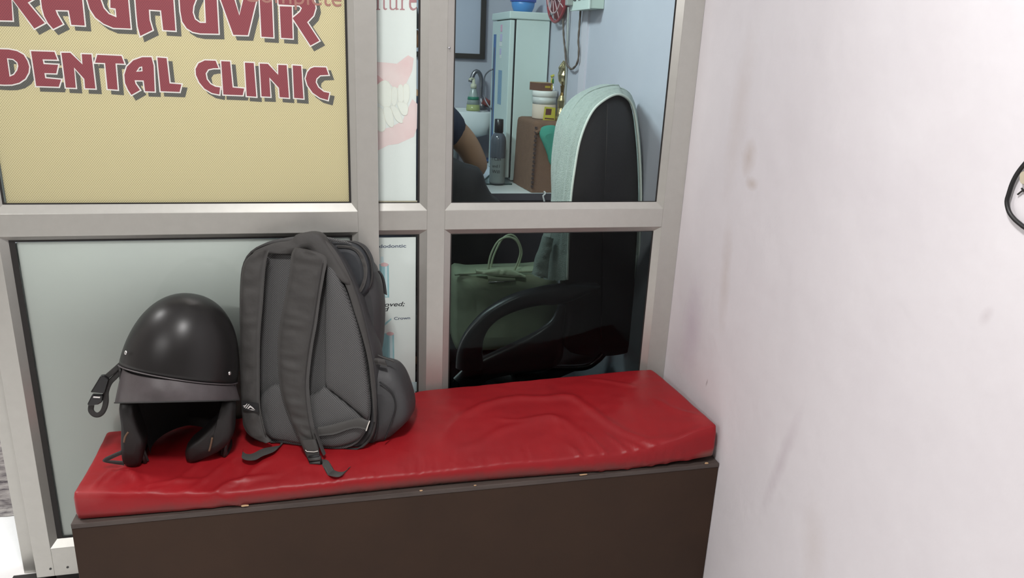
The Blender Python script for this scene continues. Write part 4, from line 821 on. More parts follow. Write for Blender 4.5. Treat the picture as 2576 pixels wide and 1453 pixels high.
# cabinet standing on the desk
cab = thing('cabinet', (.84,1.5,.777), 'pale green metal cabinet with blue stickers on its handled door', 'cabinet')
CX0, CX1, CY0, CY1, CZ1 = (.7801,1.3600,1.4250)[0], .928, 1.36, 1.70, (.8522,1.3600,1.4440)[2]
bx('body', (CX0+.004,CY0,ZT), (CX1,CY1,CZ1), 'cabinet_paint', cab, bevel=.003)
DX = (.7565,1.3600,1.4238)[0]
dr = bx('door', (DX,CY0-.001,ZT+.012), (CX0-.003,CY1,CZ1-.004), 'cabinet_paint', cab, bevel=.003)
bx('door_gap', (CX0-.004,CY0+.002,ZT+.012), (CX0+.006,CY1-.004,CZ1), 'cabinet_gap', cab)
bx('top_cap', (DX-.004,CY0-.006,CZ1), (CX1+.003,CY1+.004,CZ1+.030), 'cabinet_paint', cab, bevel=.004)
sx_ = DX-.0012
bx('blue_strip', (sx_,1.615,.80), (DX-.0003,1.665,1.385), 'sticker_blue', dr)
bx('strip_core', (sx_-.0006,1.632,.80), (sx_,1.650,1.33), 'sticker_grey', dr)
bx('tall_sticker', (sx_,1.475,1.09), (DX-.0003,1.545,1.235), 'sticker_blue_pale', dr)
for (y0,z0,w_,h_,m) in ((1.50,1.395,.03,.028,'sticker_pink'),(1.495,1.355,.04,.030,'sticker_lilac'),(1.50,1.335,.045,.018,'poster_white'),(1.505,1.30,.03,.026,'sticker_lilac'),(1.50,1.285,.03,.016,'poster_white')):
    bx('small_sticker', (sx_,y0,z0), (DX-.0003,y0+w_,z0+h_), m, dr)
B().tube(catmull([(DX,1.655,1.235),(DX-.018,1.665,1.225),(DX-.034,1.68,1.20),(DX-.036,1.68,1.15),(DX-.034,1.68,1.11),(DX-.018,1.665,1.075),(DX,1.655,1.055)],24), .0035, 8).obj('handle','chrome_dull',dr,smooth=True)
# blue bowl on the cabinet
bc = (.8436,1.5000,1.4792); bc = V((bc[0],1.50,CZ1+.0305))
bl = thing('bowl', bc, 'blue plastic bowl with a darker rim on top of the pale green cabinet', 'bowl')
B().lathe(bc, [(.030,0),(.040,.006),(.048,.025),(.052,.052),(.050,.052),(.045,.026),(.037,.009),(.002,.006)], 40).obj('bowl_body','bowl_blue',bl,smooth=True)
B().lathe(bc, [(.051,.044),(.056,.045),(.0565,.062),(.053,.063),(.051,.055)], 40).obj('rim','bowl_rim',bl,smooth=True)
# framed board on the back wall
fb = thing('whiteboard', (.55,1.985,1.28), 'dark-framed pale board hanging on the cabin back wall', 'board')
x1_,_,z0_ = (.7814,1.9850,1.2716); 
bx('board', (.02,1.985,z0_+.02), (x1_-.02,1.998,2.0), 'board_white', fb)
for a,b_ in (((0,1.975,z0_),(x1_,1.998,z0_+.024)),((x1_-.026,1.975,z0_+.024),(x1_,1.998,2.0)),((0,1.975,z0_+.024),(.024,1.998,2.0)),((0,1.975,2.0),(x1_,1.998,2.024))): bx('frame_bar', a, b_, 'frame_dark', fb, bevel=.002)
# sink
sk = thing('sink', (.62,1.86,0), 'white porcelain wash basin on the cabin back wall', 'sink')
sz = (.6798,1.7200,1.0358)[2]
b = B(); rings(b, catmull([(.40,1.72,0),(.56,1.715,0),(.765,1.725,0),(.775,1.80,0),(.775,1.985,0),(.60,1.995,0),(.40,1.995,0),(.37,1.95,0),(.37,1.78,0)],48,True), (0,0,1), [(.72,sz-.12),(.92,sz-.105),(.985,sz-.06),(1,sz-.005),(.98,sz),(.80,sz-.002),(.74,sz-.03),(.60,sz-.085)])
b.obj('basin','porcelain',sk,smooth=True)
B().lathe((.56,1.88,0), [(.10,0),(.085,.03),(.07,.3),(.075,sz-.14),(.11,sz-.115)], 28).obj('pedestal','porcelain',sk,smooth=True)
B().tube(catmull([(.7566,1.9300,1.0659),(.7567,1.9300,1.1290),(.7573,1.9300,1.1763),(.7485,1.9300,1.2024),(.7343,1.9300,1.2150),(.7206,1.9300,1.2071),(.7113,1.9300,1.1861),(.7059,1.9300,1.1672)],24), .0105, 10).obj('spout','chrome_dull',sk,smooth=True)
B().tube([(.7076,1.9200,1.1789),(.7022,1.9200,1.1619)], .0135, 12).obj('spout_tip','chrome_dull',sk,smooth=True)
vb = (.7608,1.9200,1.0591); B().lathe((vb[0],1.92,sz-.001), [(.028,0),(.026,.02),(.02,.035),(.021,.055),(.01,.062)], 20).obj('tap_body','chrome_dull',sk,smooth=True)
B().tube([(.7622,1.9000,1.0797),(.7805,1.9000,1.0687),(.7968,1.9000,1.0615)], .018, 10).obj('tap_handle','tap_red',sk,smooth=True)
B().box((.35,1.80,sz-.30),(.73,1.985,sz-.285)).obj('under_shelf','chrome_dull',sk)
# soap bottle on the sink
sb = (.6945,1.8000,1.0479); so = thing('soap_bottle', (sb[0],1.80,sz), 'pump bottle of yellow-green soap on the white basin', 'bottle')
B().lathe((sb[0],1.80,sz), [(.032,0),(.034,.006),(.031,.03)], 20).obj('soap','soap_plastic',so,smooth=True)
B().lathe((sb[0],1.80,sz), [(.031,.0305),(.024,.07),(.014,.10),(.012,.105)], 20).obj('bottle_body','soap_clear',so,smooth=True)
B().lathe((sb[0],1.80,sz), [(.0285,.052),(.0262,.066),(.0255,.066),(.0278,.052)], 20).obj('label','label_green',so,smooth=True)
b = B(); b.lathe((sb[0],1.80,sz), [(.015,.105),(.015,.122),(.008,.126),(.006,.15)], 16); b.obj('pump','pump_cream',so,smooth=True)
B().tube([(sb[0]+.004,1.80,sz+.147),(sb[0]-.012,1.795,sz+.150),(sb[0]-.024,1.79,sz+.144)], .005, 8).obj('nozzle','pump_cream',so,smooth=True)

# box under a brown cloth
bb = thing('covered_box', (.87,1.22,.771), 'box under a brown fringed cloth at the front of the desk', 'box')
TZ = (.8179,1.2200,1.0576)[2]
b = B(); rows = []
cr = [V((.812,1.098,0)),V((.932,1.098,0)),V((.932,1.345,0)),V((.792,1.345,0))]
def cover_ring(k, z, rr):
    c = V((.868,1.222,0)); out = []
    pts = [c+(p-c)*k for p in cr]; pl = []
    for i in range(4):
        p,q = pts[i],pts[(i+1)%4]
        for j in range(12): pl.append(p.lerp(q, rr+(1-2*rr)*j/11))
    return [V((min(.934,p.x+.002*noise.noise(V((p.x*60,p.y*60,z*6)))),p.y+.004*noise.noise(V((p.x*40,p.y*30,z*9))),z)) for p in pl]
for k,z,rr in ((.3,TZ,.06),(.80,TZ-.001,.06),(.90,TZ-.006,.06),(.935,TZ-.018,.06),(.95,TZ-.06,.04),(.965,TZ-.14,.03),(.985,.80,.02),(1.0,.7715,.01)): rows.append(cover_ring(k,z,rr))
b.grid(rows, closed=True); cc = sum(rows[0],V((0,0,0)))/len(rows[0]); b.add(rows[0]+[cc], [(j,(j+1)%48,48) for j in range(48)])
b.obj('cloth','brown_cloth',bb,smooth=True)
tr = B()
for k in range(15):
    u0 = k/15; z0 = lerp(TZ-.022,.785,u0); z1 = lerp(TZ-.022,.785,u0+.036); x_ = lerp(.8155,.8105,u0)
    tr.box((x_-.003,1.092,z1),(x_+.006,1.1005,z0))
o_ = tr.obj('fringe_slits','brown_trim',bb); o_['kind'] = 'stuff'
b = band([(.8112,1.0930,1.0182),(.8351,1.0930,1.0310),(.8641,1.0930,1.0409),(.8907,1.0930,1.0383)], [(.8231,1.0930,1.0090),(.8454,1.0930,1.0219),(.8681,1.0930,1.0301),(.8914,1.0930,1.0273)], .006, 16, 5); b.obj('cloth_fold','brown_cloth',bb,smooth=True)
gcl = [catmull([(.8369,1.0880,1.0316),(.8594,1.0880,1.0413),(.8923,1.0880,1.0419),(.9069,1.0880,1.0203),(.9105,1.0880,.9096),(.9058,1.0880,.8775),(.8815,1.0880,.8902),(.8657,1.0880,.9331),(.8468,1.0880,.9724),(.8319,1.0880,1.0035)],32,True)]
b = B(); rings(b, gcl[0], (0,-1,0), [(1,-.008),(1,0),(.9,.006),(.6,.010)])
for i,v in enumerate(b.v):
    q = V(v); b.v[i] = (min(q.x,.93), q.y-.008*abs(noise.noise(V((q.x*40,q.z*60,2)))), q.z)
tag(b.obj('green_cloth','green_cloth',None,smooth=True), 'crumpled green cloth hanging over the brown covered box', 'cloth')

# white jar of powder
jx,jy = (.8796,1.2150,1.0545)[0], 1.215; jr = .050; jt = TZ+.001
jr_ = thing('jar', (jx,jy,jt), 'white lidded plastic jar half full of pinkish powder', 'jar')
B().lathe((jx,jy,jt), [(jr*.95,0),(jr*.97,.004),(jr*.97,.058)], 36).obj('powder','powder',jr_,smooth=True)
B().lathe((jx,jy,jt), [(jr*.97,.0581),(jr*.97,.088)], 36).obj('jar_wall','jar_white',jr_,smooth=True)
B().lathe((jx,jy,jt), [(jr*1.0,.0885),(jr*1.03,.0895),(jr*1.03,.108),(jr*.99,.111)], 36).obj('lid','jar_lid',jr_,smooth=True)
pk_ = thing('packet', (jx+.02,jy-.06,jt), 'small yellow packet with a dark square leaning against the white jar', 'packet')
pp = [(.8662,1.1550,1.1102),(.9116,1.1550,1.1066),(.9114,1.1550,1.0561),(.8609,1.1550,1.0566)]; 
B().prism(pp, (0,.006,0)).obj('pouch','packet_yellow',pk_,bevel=.001)
B().prism([(.8715,1.1545,1.1025),(.895,1.1545,1.1015),(.8931,1.1545,1.0779),(.8696,1.1545,1.0774)], (0,.0015,0)).obj('picture','packet_dark',pk_)
B().prism([(.8686,1.1545,1.0663),(.9074,1.1545,1.0640),(.9077,1.1545,1.0592),(.8672,1.1545,1.0616)], (0,.0015,0)).obj('text_line','packet_dark',pk_)
# carton on the jar
ct = thing('carton', (jx-.01,jy,jt+.1115), 'small brown carton with yellow print lying on the jar lid', 'carton')
cz0 = jt+.1115; 
b = B(); base = [V((jx-.060,jy+.020,cz0)),V((jx-.030,jy-.040,cz0)),V((jx+.020,jy-.040,cz0)),V((jx+.020,jy+.040,cz0)),V((jx-.050,jy+.050,cz0))]
b.prism(base, (0,0,.030)); b.obj('carton_body','carton_brown',ct,bevel=.001)
b = B(); b.prism([p+V((0,0,.0302)) for p in base],(0,0,.0012)); b.obj('top_flap','carton_top',ct)
bx('yellow_print', (jx-.012,jy-.0412,cz0+.012), (jx+.010,jy-.0401,cz0+.020), 'carton_yellow', ct)
bx('yellow_edge', (jx+.014,jy-.0412,cz0+.006), (jx+.020,jy-.0401,cz0+.026), 'carton_yellow', ct)
# trophy
tx,ty = (.9286,1.1300,1.0636)[0], 1.135
tr_ = thing('trophy', (tx,ty,TZ), 'slim gold trophy wrapped in shiny film beside the jar', 'trophy')

Z1,Z2,Z3 = (.9241,1.1350,1.1566)[2], (.9217,1.1350,1.1951)[2], (.9155,1.1350,1.2906)[2]
B().lathe((tx,ty,TZ), [(.021,0),(.022,.01),(.019,.03),(.014,.05),(.018,Z1-TZ-.02),(.010,Z1-TZ)], 14).obj('base','gold',tr_)
B().lathe((tx,ty,Z1), [(.009,0),(.006,.012),(.009,Z2-Z1)], 12).obj('stem','gold_dark',tr_)
b = B(); b.lathe((tx,ty,Z2), [(.006,0),(.017,.016),(.020,.04),(.017,.058),(.019,.068),(.011,.085),(.002,Z3-Z2)], 11)
for i,v in enumerate(b.v):
    q = V(v); q += V((noise.noise(q*90),noise.noise(q*90+V((9,0,0))),0))*.005; b.v[i] = tuple(q)
b.obj('figure','gold',tr_)
rd = tag(B().tube([(.9224,1.1000,1.4871),(.9275,1.1000,1.3393),(.933,1.1000,1.1592),(.939,1.1000,1.0196)], .0042, 8).obj('rod','rod_grey',None,smooth=True), 'thin grey upright rod standing in front of the gold trophy', 'rod')
# spray bottle behind
spx,spy = (.941,1.2900,1.1145)[0], 1.29
sp = thing('spray_bottle', (spx,spy,TZ), 'clear bottle with yellow and green trigger behind the carton', 'bottle')
B().lathe((spx,spy,TZ), [(.022,0),(.023,.01),(.022,.10),(.018,.125),(.010,.138)], 20).obj('bottle_body','clear_plastic',sp,smooth=True)
B().lathe((spx,spy,TZ), [(.011,.138),(.011,.152),(.008,.158)], 16).obj('collar','spray_green',sp,smooth=True)
B().tube([(spx+.004,spy,TZ+.156),(spx-.004,spy-.004,TZ+.172),(spx-.018,spy-.008,TZ+.166)], .0055, 8).obj('head','packet_yellow',sp,smooth=True)
B().tube([(spx-.014,spy-.006,TZ+.163),(spx-.016,spy-.006,TZ+.145),(spx-.012,spy-.005,TZ+.130)], .003, 8).obj('trigger','packet_yellow',sp,smooth=True)

# things on the right wall of the cabin
fx = thing('wall_fan', (.92,1.22,1.56), 'round red wall fan seen edge-on beside the cabinet', 'fan')
fa = V((-1,-.06,0)).normalized(); fc = V((.905,1.205,1.545)); fq = V((0,0,1)).rotation_difference(fa); 
def fring(r_, h_): return [fc+fq@V((math.cos(6.283*j/40)*r_, math.sin(6.283*j/40)*r_, h_)) for j in range(40)]
B().tube(fring(.110,.0), .006, 8, closed=True).obj('guard_ring','fan_red',fx,smooth=True)
B().lathe(fc-fa*.012, [(.104,0),(.102,.004),(.02,.006)], 40, axis=fa).obj('back_plate','fan_red',fx,smooth=True)
B().tube(fring(.078,.010), .003, 6, closed=True).obj('inner_ring','fan_pale',fx,smooth=True)
for k in range(12):
    a = 6.283*k/12; B().tube([fc+fq@V((math.cos(a)*.03,math.sin(a)*.03,.014)), fc+fq@V((math.cos(a)*.108,math.sin(a)*.108,.004))], .0022, 6).obj('spoke','fan_pale',fx,smooth=True)
B().lathe(fc-fa*.0, [(.03,0),(.03,.018),(.012,.026)], 24, axis=fa).obj('hub','fan_red',fx,smooth=True)
B().tube([fc-fa*.010, fc-fa*.035], .012, 10).obj('bracket','frame_dark',fx,smooth=True)
sw = thing('switch_board', (.91,.82,1.47), 'pale green switch box with sockets on the cabin right wall', 'switch box')
swz = (.9,.7556,1.4676)[2]
bx('box', (.885,.735,swz), (WX-.0005,.935,swz+.16), 'switch_box', sw, bevel=.002)
bx('front_plate', (.878,.732,swz-.003), (.885,.938,swz+.163), 'switch_front', sw, bevel=.002)
for y_ in (.77,.82,.87): bx('switch', (.874,y_,swz+.03), (.878,y_+.025,swz+.06), 'socket_dark', sw, bevel=.001)
bx('plug', (.855,.905,swz+.015), (.878,.93,swz+.045), 'rod_grey', sw, bevel=.003)
struct(bx('trim_2', (.927,(.93,.8771,1.3957)[1],.5), (WX,(.93,.9401,1.3964)[1],swz), 'conduit'))
def twist(pts, n=90, r_=.0032, off=.0032):
    c = catmull(pts, n); b = B()
    for ph in (0, math.pi):
        q = []
        for i,p in enumerate(c):
            a = i*.55+ph; q.append(p+V((math.cos(a)*off*.6, math.cos(a)*off*.8, math.sin(a)*off*.5)))
        b.tube(q, r_, 6)
    return b
tag(twist([(.918,1.1522,1.4598),(.918,1.1401,1.4273),(.918,1.1255,1.3830),(.918,1.1005,1.3389),(.918,1.0823,1.3022),(.918,1.0616,1.2776),(.918,1.0081,1.2632),(.918,.9611,1.2719),(.918,.9283,1.2954),(.918,.9272,1.3333),(.918,.9395,1.3681),(.918,.9377,1.4233),(.918,.9365,1.4806)]).obj('twisted_cord','cable_brown',None,smooth=True), 'twisted brown cord looping down from the switch box', 'cord')

# grey bottle on the desk
gx,gy,_ = (.7097,1.2905,.777); gb = thing('bottle', (gx,gy,ZT), 'tall smoky grey bottle with black cap and lettering on the desk', 'bottle')
hb = (.7075,1.3100,1.0453)[2]-ZT; gr = .033
B().lathe((gx,gy,ZT), [(gr*.95,0),(gr,.006),(gr,hb*.66),(gr*.93,hb*.72),(gr*.70,hb*.77),(gr*.52,hb*.79),(gr*.5,hb*.80)], 36).obj('bottle_body','bottle_grey',gb,smooth=True)
B().lathe((gx,gy,ZT), [(gr*1.004,.004),(gr*1.006,.010),(gr*1.006,hb*.40),(gr*1.002,hb*.405)], 36).obj('liquid','bottle_liquid',gb,smooth=True)
B().lathe((gx,gy,ZT), [(gr*.55,hb*.795),(gr*.58,hb*.80),(gr*.56,hb*.995),(gr*.50,hb)], 28).obj('cap','cap_black',gb,smooth=True)
for s_,k,sz_ in (('I Can',.375,.019),('and I',.265,.017),('Will',.175,.020)):
    me_o = text_mesh(s_, sz_, (gx,gy,ZT+hb*k), mat='print_black', name='lettering', parent=gb, align='CENTER', rotz=R(-24))
    for v in me_o.data.vertices:      # wrap round the bottle
        d = V((math.cos(R(-24)), math.sin(R(-24)),0)); s0 = (v.co-V((gx,gy,0))).dot(d); a = s0/gr; rr = gr*1.03
        n0 = V((math.sin(R(-24)), -math.cos(R(-24)),0)); q = V((gx,gy,v.co.z))+d*math.sin(a)*rr+n0*math.cos(a)*rr; v.co = q
# papers and packets left of the bottle
for i,(pts,z,m,lb,nm,ct_) in enumerate((
    ([(.7396,1.8532,.79),(.8205,1.9692,.79),(.8009,1.8566,.79),(.7228,1.7473,.79)],.003,'paper_blue','blue packet lying flat behind the arm on the desk','packet','packet'),
    ([(.7215,1.7493,.782),(.7997,1.8305,.782),(.7322,1.5122,.782),(.6641,1.3407,.782)],.004,'paper_white','glossy white packet lying left of the grey bottle','packet','packet'))):
    b = B(); b.prism(pts, (0,0,z)); tag(b.obj(nm,m,None,bevel=.001), lb, ct_)
tag(B().tube(catmull([(.865,1.130,.7745),(.866,1.10,.7755),(.867,1.080,.770),*[(.8565,1.0800,.7619),(.8628,1.0800,.7405),(.8685,1.0800,.6992),(.875,1.0800,.6155)]],24), .0035, 8).obj('cable','cable_white',None,smooth=True), 'white cable hanging over the front edge of the desk', 'cable')

# office chair seen from behind
cn = V((.527,-.85,0)).normalized(); cu_ = V((.85,.527,0)).normalized()
oc = thing('office_chair', (.66,.36,0), 'tall-backed black office chair with loop arms, seen from behind', 'chair')
Hm = [(.6533,.0867,.6915),(.6467,.0826,.8222),(.6452,.0817,.9393),(.6509,.0853,1.0199),(.6659,.0945,1.1035),(.6968,.1137,1.1670),(.7372,.1387,1.1994),(.7895,.1712,1.2166),(.8319,.1975,1.2020),(.8591,.2144,1.1650),(.8805,.2276,1.1023),(.8983,.2386,1.0319),(.9165,.2499,.9351),(.9231,.254,.8734),(.9313,.2591,.7723),(.9437,.2668,.6251)]
OL = [(.6906,.1146,.4869),(.6756,.1053,.5907),(.6576,.0941,.715),(.653,.0913,.8199),(.6515,.0903,.9376),(.6572,.0939,1.0185),(.6722,.1032,1.1026),(.7021,.1217,1.1643),(.7427,.1469,1.1958),(.7923,.1776,1.2131),(.8315,.2019,1.1995),(.8586,.2188,1.1635),(.8782,.2309,1.1019),(.8959,.2419,1.0314),(.914,.2531,.9345),(.9205,.2571,.8728),(.9287,.2622,.7716),(.939,.2686,.6537),(.9457,.2728,.5187),(.9413,.27,.4099)]
b = B(); rings(b, catmull(OL,72,True), -cn, [(.5,.0),(.94,.0),(1.025,.005),(1.015,.014),(.95,.035),(.84,.06),(.5,.066)]); b.obj('backrest','chair_black',oc,smooth=True)
B().tube([(.751,.1438,1.1931),(.763,.1512,1.0433),(.772,.1568,.8601),(.8013,.175,.4956)], .0022, 6).obj('back_seam','chair_black',oc,smooth=True)
b = B(); sc_ = V((.64,.415,.385)); rings(b, [sc_+cu_*x+(-cn)*y for x,y in [(p.x,p.y) for p in catmull([(-.22,-.18,0),(.0,-.19,0),(.18,-.18,0),(.19,.0,0),(.18,.18,0),(0,.22,0),(-.20,.20,0),(-.23,0,0)],40,True)]], (0,0,1), [(.8,-.05),(1,-.035),(1,.0),(.95,.014),(.6,.016)]); b.obj('seat','chair_black',oc,smooth=True)
B().lathe((sc_.x,sc_.y,.09), [(.03,0),(.028,.14),(.02,.15),(.02,.25)], 16).obj('column','gloss_black',oc,smooth=True)
for k in range(5):
    a = 6.283*k/5+.4; e_ = V((sc_.x+.24*math.cos(a), sc_.y+.22*math.sin(a), .07)); e_.x = min(e_.x,.89); e_.y = max(e_.y, .12)
    lg = B().tube([(sc_.x,sc_.y,.11),(*e_.xy,.075)], [.022,.014], 8).obj('leg','gloss_black',oc,smooth=True)
    B().lathe(e_+V((0,.014,-.042)), [(.024,0),(.028,.004),(.028,.024),(.024,.028)], 16, axis=V((0,-1,0))).obj('caster','gloss_black',lg,smooth=True)
# near loop arm
A_out = [(.7506,.1,.6937)]+[(.6729,.105,.6982),(.6139,.105,.6965),(.556,.105,.6866),(.499,.105,.672),(.4429,.105,.6435),(.3986,.105,.6075),(.3635,.105,.5616),(.3442,.105,.5097),(.3408,.105,.455)]
A_in = [(.7441,.1,.6844)]+[(.6766,.105,.6442),(.6295,.105,.634),(.5823,.105,.6334),(.5243,.105,.6237),(.4764,.105,.6066),(.445,.105,.5841),(.4253,.105,.5538),(.4173,.105,.5154),(.4217,.105,.4501)]
b = band(A_out, A_in, .045, 60, 9, (0,-1,0)); a1 = b.obj('armrest','moulded_black',oc,smooth=True)
b = band([(.6408,.125,.6267),(.6241,.125,.5858),(.5804,.125,.5509),(.5222,.125,.5216),(.4526,.125,.4907),(.3834,.125,.4562),(.3379,.125,.4153)], [(.665,.125,.6258),(.6629,.125,.547),(.6637,.125,.4587),(.6241,.125,.4226),(.527,.125,.4159),(.4438,.125,.4022),(.3975,.125,.3671)], .03, 50, 9, (0,-1,0)); b.obj('armrest_side','moulded_black',oc,smooth=True)
# far loop arm
b = band([(.7552,.4,.481),(.7791,.4,.5359),(.8161,.4,.5596),(.8604,.4,.5636),(.9111,.4,.545),(.9424,.4,.5128),(.9687,.4,.4285),(.9651,.4,.3409)], [(.7914,.4,.4795),(.8053,.4,.5182),(.8318,.4,.5367),(.8624,.4,.5384),(.8989,.4,.523),(.9198,.4,.4939),(.9368,.4,.4301),(.9359,.4,.3425)], .04, 50, 9, (0,-1,0)); b.obj('armrest','moulded_black',oc,smooth=True)
B().tube(catmull([(.3407,.14,.3958),(.3808,.14,.4374),(.4154,.14,.4604)],14), .004, 8).obj('arm_bracket','gloss_black',oc,smooth=True)
B().tube(catmull([(.5244,.16,.3928),(.5416,.16,.4189),(.5722,.16,.4209),(.6599,.16,.4117),(.7489,.16,.4089),(.7861,.16,.4265),(.8074,.16,.4489)],40), .010, 10).obj('seat_rail','gloss_black',oc,smooth=True)
# towel over the chair back
H_ = catmull([(.6474,.0772,.7169),(.6427,.0743,.8244),(.6413,.0734,.941),(.647,.0769,1.0212),(.6605,.0853,1.1046),(.6924,.1051,1.1708),(.734,.1309,1.2031),(.7862,.1632,1.2191),(.8333,.1925,1.2034),(.8607,.2095,1.1655),(.8822,.2228,1.1029),(.9,.2338,1.0326),(.9182,.2451,.936),(.9248,.2492,.8744),(.9332,.2544,.7735),(.9436,.2608,.6559)], 110)
O_ = catmull([(.5649,.1519,.7121),(.5862,.1652,.7789),(.6178,.1847,.9018),(.6126,.1815,.9932),(.614,.1824,1.0705),(.6252,.1893,1.1459),(.6638,.2133,1.1964),(.7245,.2509,1.2272),(.8088,.3032,1.2379),(.8827,.349,1.2251),(.9175,.3706,1.1943),(.9448,.3875,1.1338),(.9674,.4015,1.0591),(.9887,.4147,.9562),(1.0070,.426,.8364),(1.0181,.4329,.7266),(1.0295,.44,.5989)], 110)
rows = []
for i in range(110):
    row = []; u = i/109
    for j in range(31):
        t = j/30; p = H_[i].lerp(O_[i], t)
        bul = math.sin(math.pi*t)*(.010 if u < .5 else .003)
        g = -.010*math.exp(-((t-.62)/.07)**2)*max(0,1-u*2.6)
        nn = (O_[i]-sum(O_,V((0,0,0)))/110); nn = V((nn.x,nn.y*.3,nn.z)).normalized()
        q = p+nn*(bul+.003*noise.noise(V((u*14,t*6,3)))+.0035*noise.noise(V((u*2.5,t*17,8)))+.0012*noise.noise(V((u*120,t*60,1))))+cn*(g+bul*.5); q.x = min(q.x,.932); row.append(q)
    rows.append(row)
back = [[p-cn*.003-(p-sum(O_,V((0,0,0)))/110).normalized()*.003 for p in r] for r in rows]
b = B(); b.grid(rows); b.grid(back)
for A_,B_ in ((rows[0],back[0]),(rows[-1],back[-1]),([r[0] for r in rows],[r[0] for r in back]),([r[-1] for r in rows],[r[-1] for r in back])): b.grid([A_,B_])
tw = thing('towel', O_[40], 'grey-green terry towel draped over the tall black chair back', 'towel')
b.obj('terry_cloth','towel',tw,smooth=True)
B().tube(H_, .0032, 8).obj('hem','towel_hem',tw,smooth=True)
B().tube([rows[i][19]+cn*.002 for i in range(0,60)], .0022, 6).obj('fold_seam','towel',tw,smooth=True)
b = band([(.5815,.1175,.835),(.57,.1104,.7994),(.5564,.102,.7734),(.5524,.0995,.7281)], [(.6103,.1118,.8269),(.6022,.1069,.7825),(.599,.1049,.7485),(.5987,.1047,.7135)], .022, 24, 7, cn, wr=.006); b.obj('hanging_fold','towel',tw,smooth=True)

# handbag on the office chair seat
hg = thing('handbag', (.55,.36,.40), 'olive green handbag with thin handles standing on the office chair seat', 'handbag')
ho = catmull([(.3732,.34,.6614),(.43,.34,.6636),(.5177,.34,.6651),(.6071,.34,.6652),(.6928,.34,.6655),(.7067,.34,.6124),(.7234,.34,.5177),(.7365,.34,.4401),(.7249,.34,.41),(.6336,.34,.4037),(.5147,.34,.4046),(.3984,.34,.411),(.3749,.34,.4392),(.3704,.34,.5455)],72,True)
b = B(); rings(b, ho, (0,1,0), [(.6,-.020),(.93,-.016),(1,0),(1,.05),(.99,.10),(.7,.11)])
for i,v in enumerate(b.v):
    q = V(v); q.y -= .012*noise.noise(V((q.x*9,q.z*11,5)))*(q.y < .36); b.v[i] = (q.x,q.y,max(q.z,.4025))
b.obj('bag_body','handbag_green',hg,smooth=True)
B().tube(catmull([(.3706,.325,.666),(.427,.325,.6682),(.5142,.325,.6696),(.6029,.325,.6697),(.6881,.325,.67)],30), .004, 8).obj('top_edge','handbag_green',hg,smooth=True)
for pts in ([(.4753,.33,.6666),(.4777,.33,.7059),(.4877,.33,.7397),(.5065,.33,.7693),(.536,.33,.7788),(.5616,.33,.7659),(.5743,.33,.7354),(.5695,.33,.7038),(.5559,.33,.667)], [(.4982,.4,.6479),(.5021,.4,.6858),(.5137,.4,.7207),(.5328,.4,.7565),(.558,.4,.7689),(.5793,.4,.7557),(.5967,.4,.7164),(.593,.4,.6837),(.5815,.4,.6483)]):
    B().tube(catmull(pts,40), .0034, 8).obj('handle','handbag_green',hg,smooth=True)
b = band([(.4321,.315,.6849),(.4556,.315,.6805),(.4865,.315,.6834),(.5138,.315,.6852),(.539,.315,.682),(.5621,.315,.6725),(.5906,.315,.6602)], [(.434,.31,.6712),(.455,.31,.6681),(.4861,.31,.6646),(.5136,.31,.6613),(.5414,.31,.658),(.5667,.31,.6559),(.5845,.31,.6554)], .012, 40, 7, (0,-1,0), wr=.004); b.obj('closing_flap','handbag_green',hg,smooth=True)
b = band([(.4691,.312,.6645),(.5118,.312,.6569),(.5572,.312,.653)], [(.4722,.312,.6466),(.5123,.312,.6429),(.5589,.312,.644)], .006, 20, 5); b.obj('flap_loop','handbag_green',hg,smooth=True)
B().tube([(.4729,.309,.6437),(.5141,.309,.6437),(.5581,.309,.645)], .0016, 6).obj('metal_edge','steel',hg,smooth=True)

# ------------------------------------------------------------------ seated person (mostly hidden by the poster) and chair
pc = thing('chair', (.22,.74,0), 'black padded chair under the seated person in the navy shirt', 'chair')
b = B(); rings(b, catmull([(.3036,.62,.9199),(.3555,.62,.9657),(.4079,.62,.9753),(.4414,.62,.9599),(.4953,.62,.9445),(.5109,.62,.9207),(.5229,.62,.8859),(.546,.62,.8508),(.5773,.62,.8261),(.5799,.62,.757),(.5744,.62,.6443),(.5415,.62,.5732),(.3056,.62,.5798),(.278,.62,.7604)],56,True), (0,1,0), [(.6,-.02),(.94,-.016),(1,0),(1,.03),(.9,.05)]); b.obj('backrest','chair_black',pc,smooth=True)
b = B(); rings(b, catmull([(.02,.66,.385),(.30,.66,.385),(.46,.68,.385),(.47,.85,.385),(.42,.90,.385),(.05,.90,.385),(0,.83,.385)],40,True), (0,0,1), [(.9,-.05),(1,-.03),(1,.01),(.9,.03)]); b.obj('seat','chair_black',pc,smooth=True)
for x_,y_ in ((0,.70),(.47,.70),(.03,.86),(.44,.86)): B().tube([(x_,y_,.0),(x_,y_,.36)], .016, 10).obj('leg','gloss_black',pc,smooth=True)
def skin(name, verts, edges, mat, parent, root=0, sub=2):
    me = bpy.data.meshes.new(name); me.from_pydata([v[:3] for v in verts], edges, [])
    o = link(name, me, mat, parent); md = o.modifiers.new('skin','SKIN'); md.use_smooth_shade = True
    for i,v in enumerate(verts):
        sv = me.skin_vertices[0].data[i]; r_ = v[3]; sv.radius = (r_, v[4] if len(v) > 4 else r_); sv.use_root = (i == root)
    s_ = o.modifiers.new('sub','SUBSURF'); s_.levels = sub; s_.render_levels = sub
    for p in me.polygons: p.use_smooth = True
    return o
pr = thing('person', (.24,.85,.45), 'person in a navy short-sleeved shirt seated at the desk, one bare arm showing', 'person')
SH = (.4187,.86,1.1224); EL = (.5514,.9,.9043)
px0 = .235
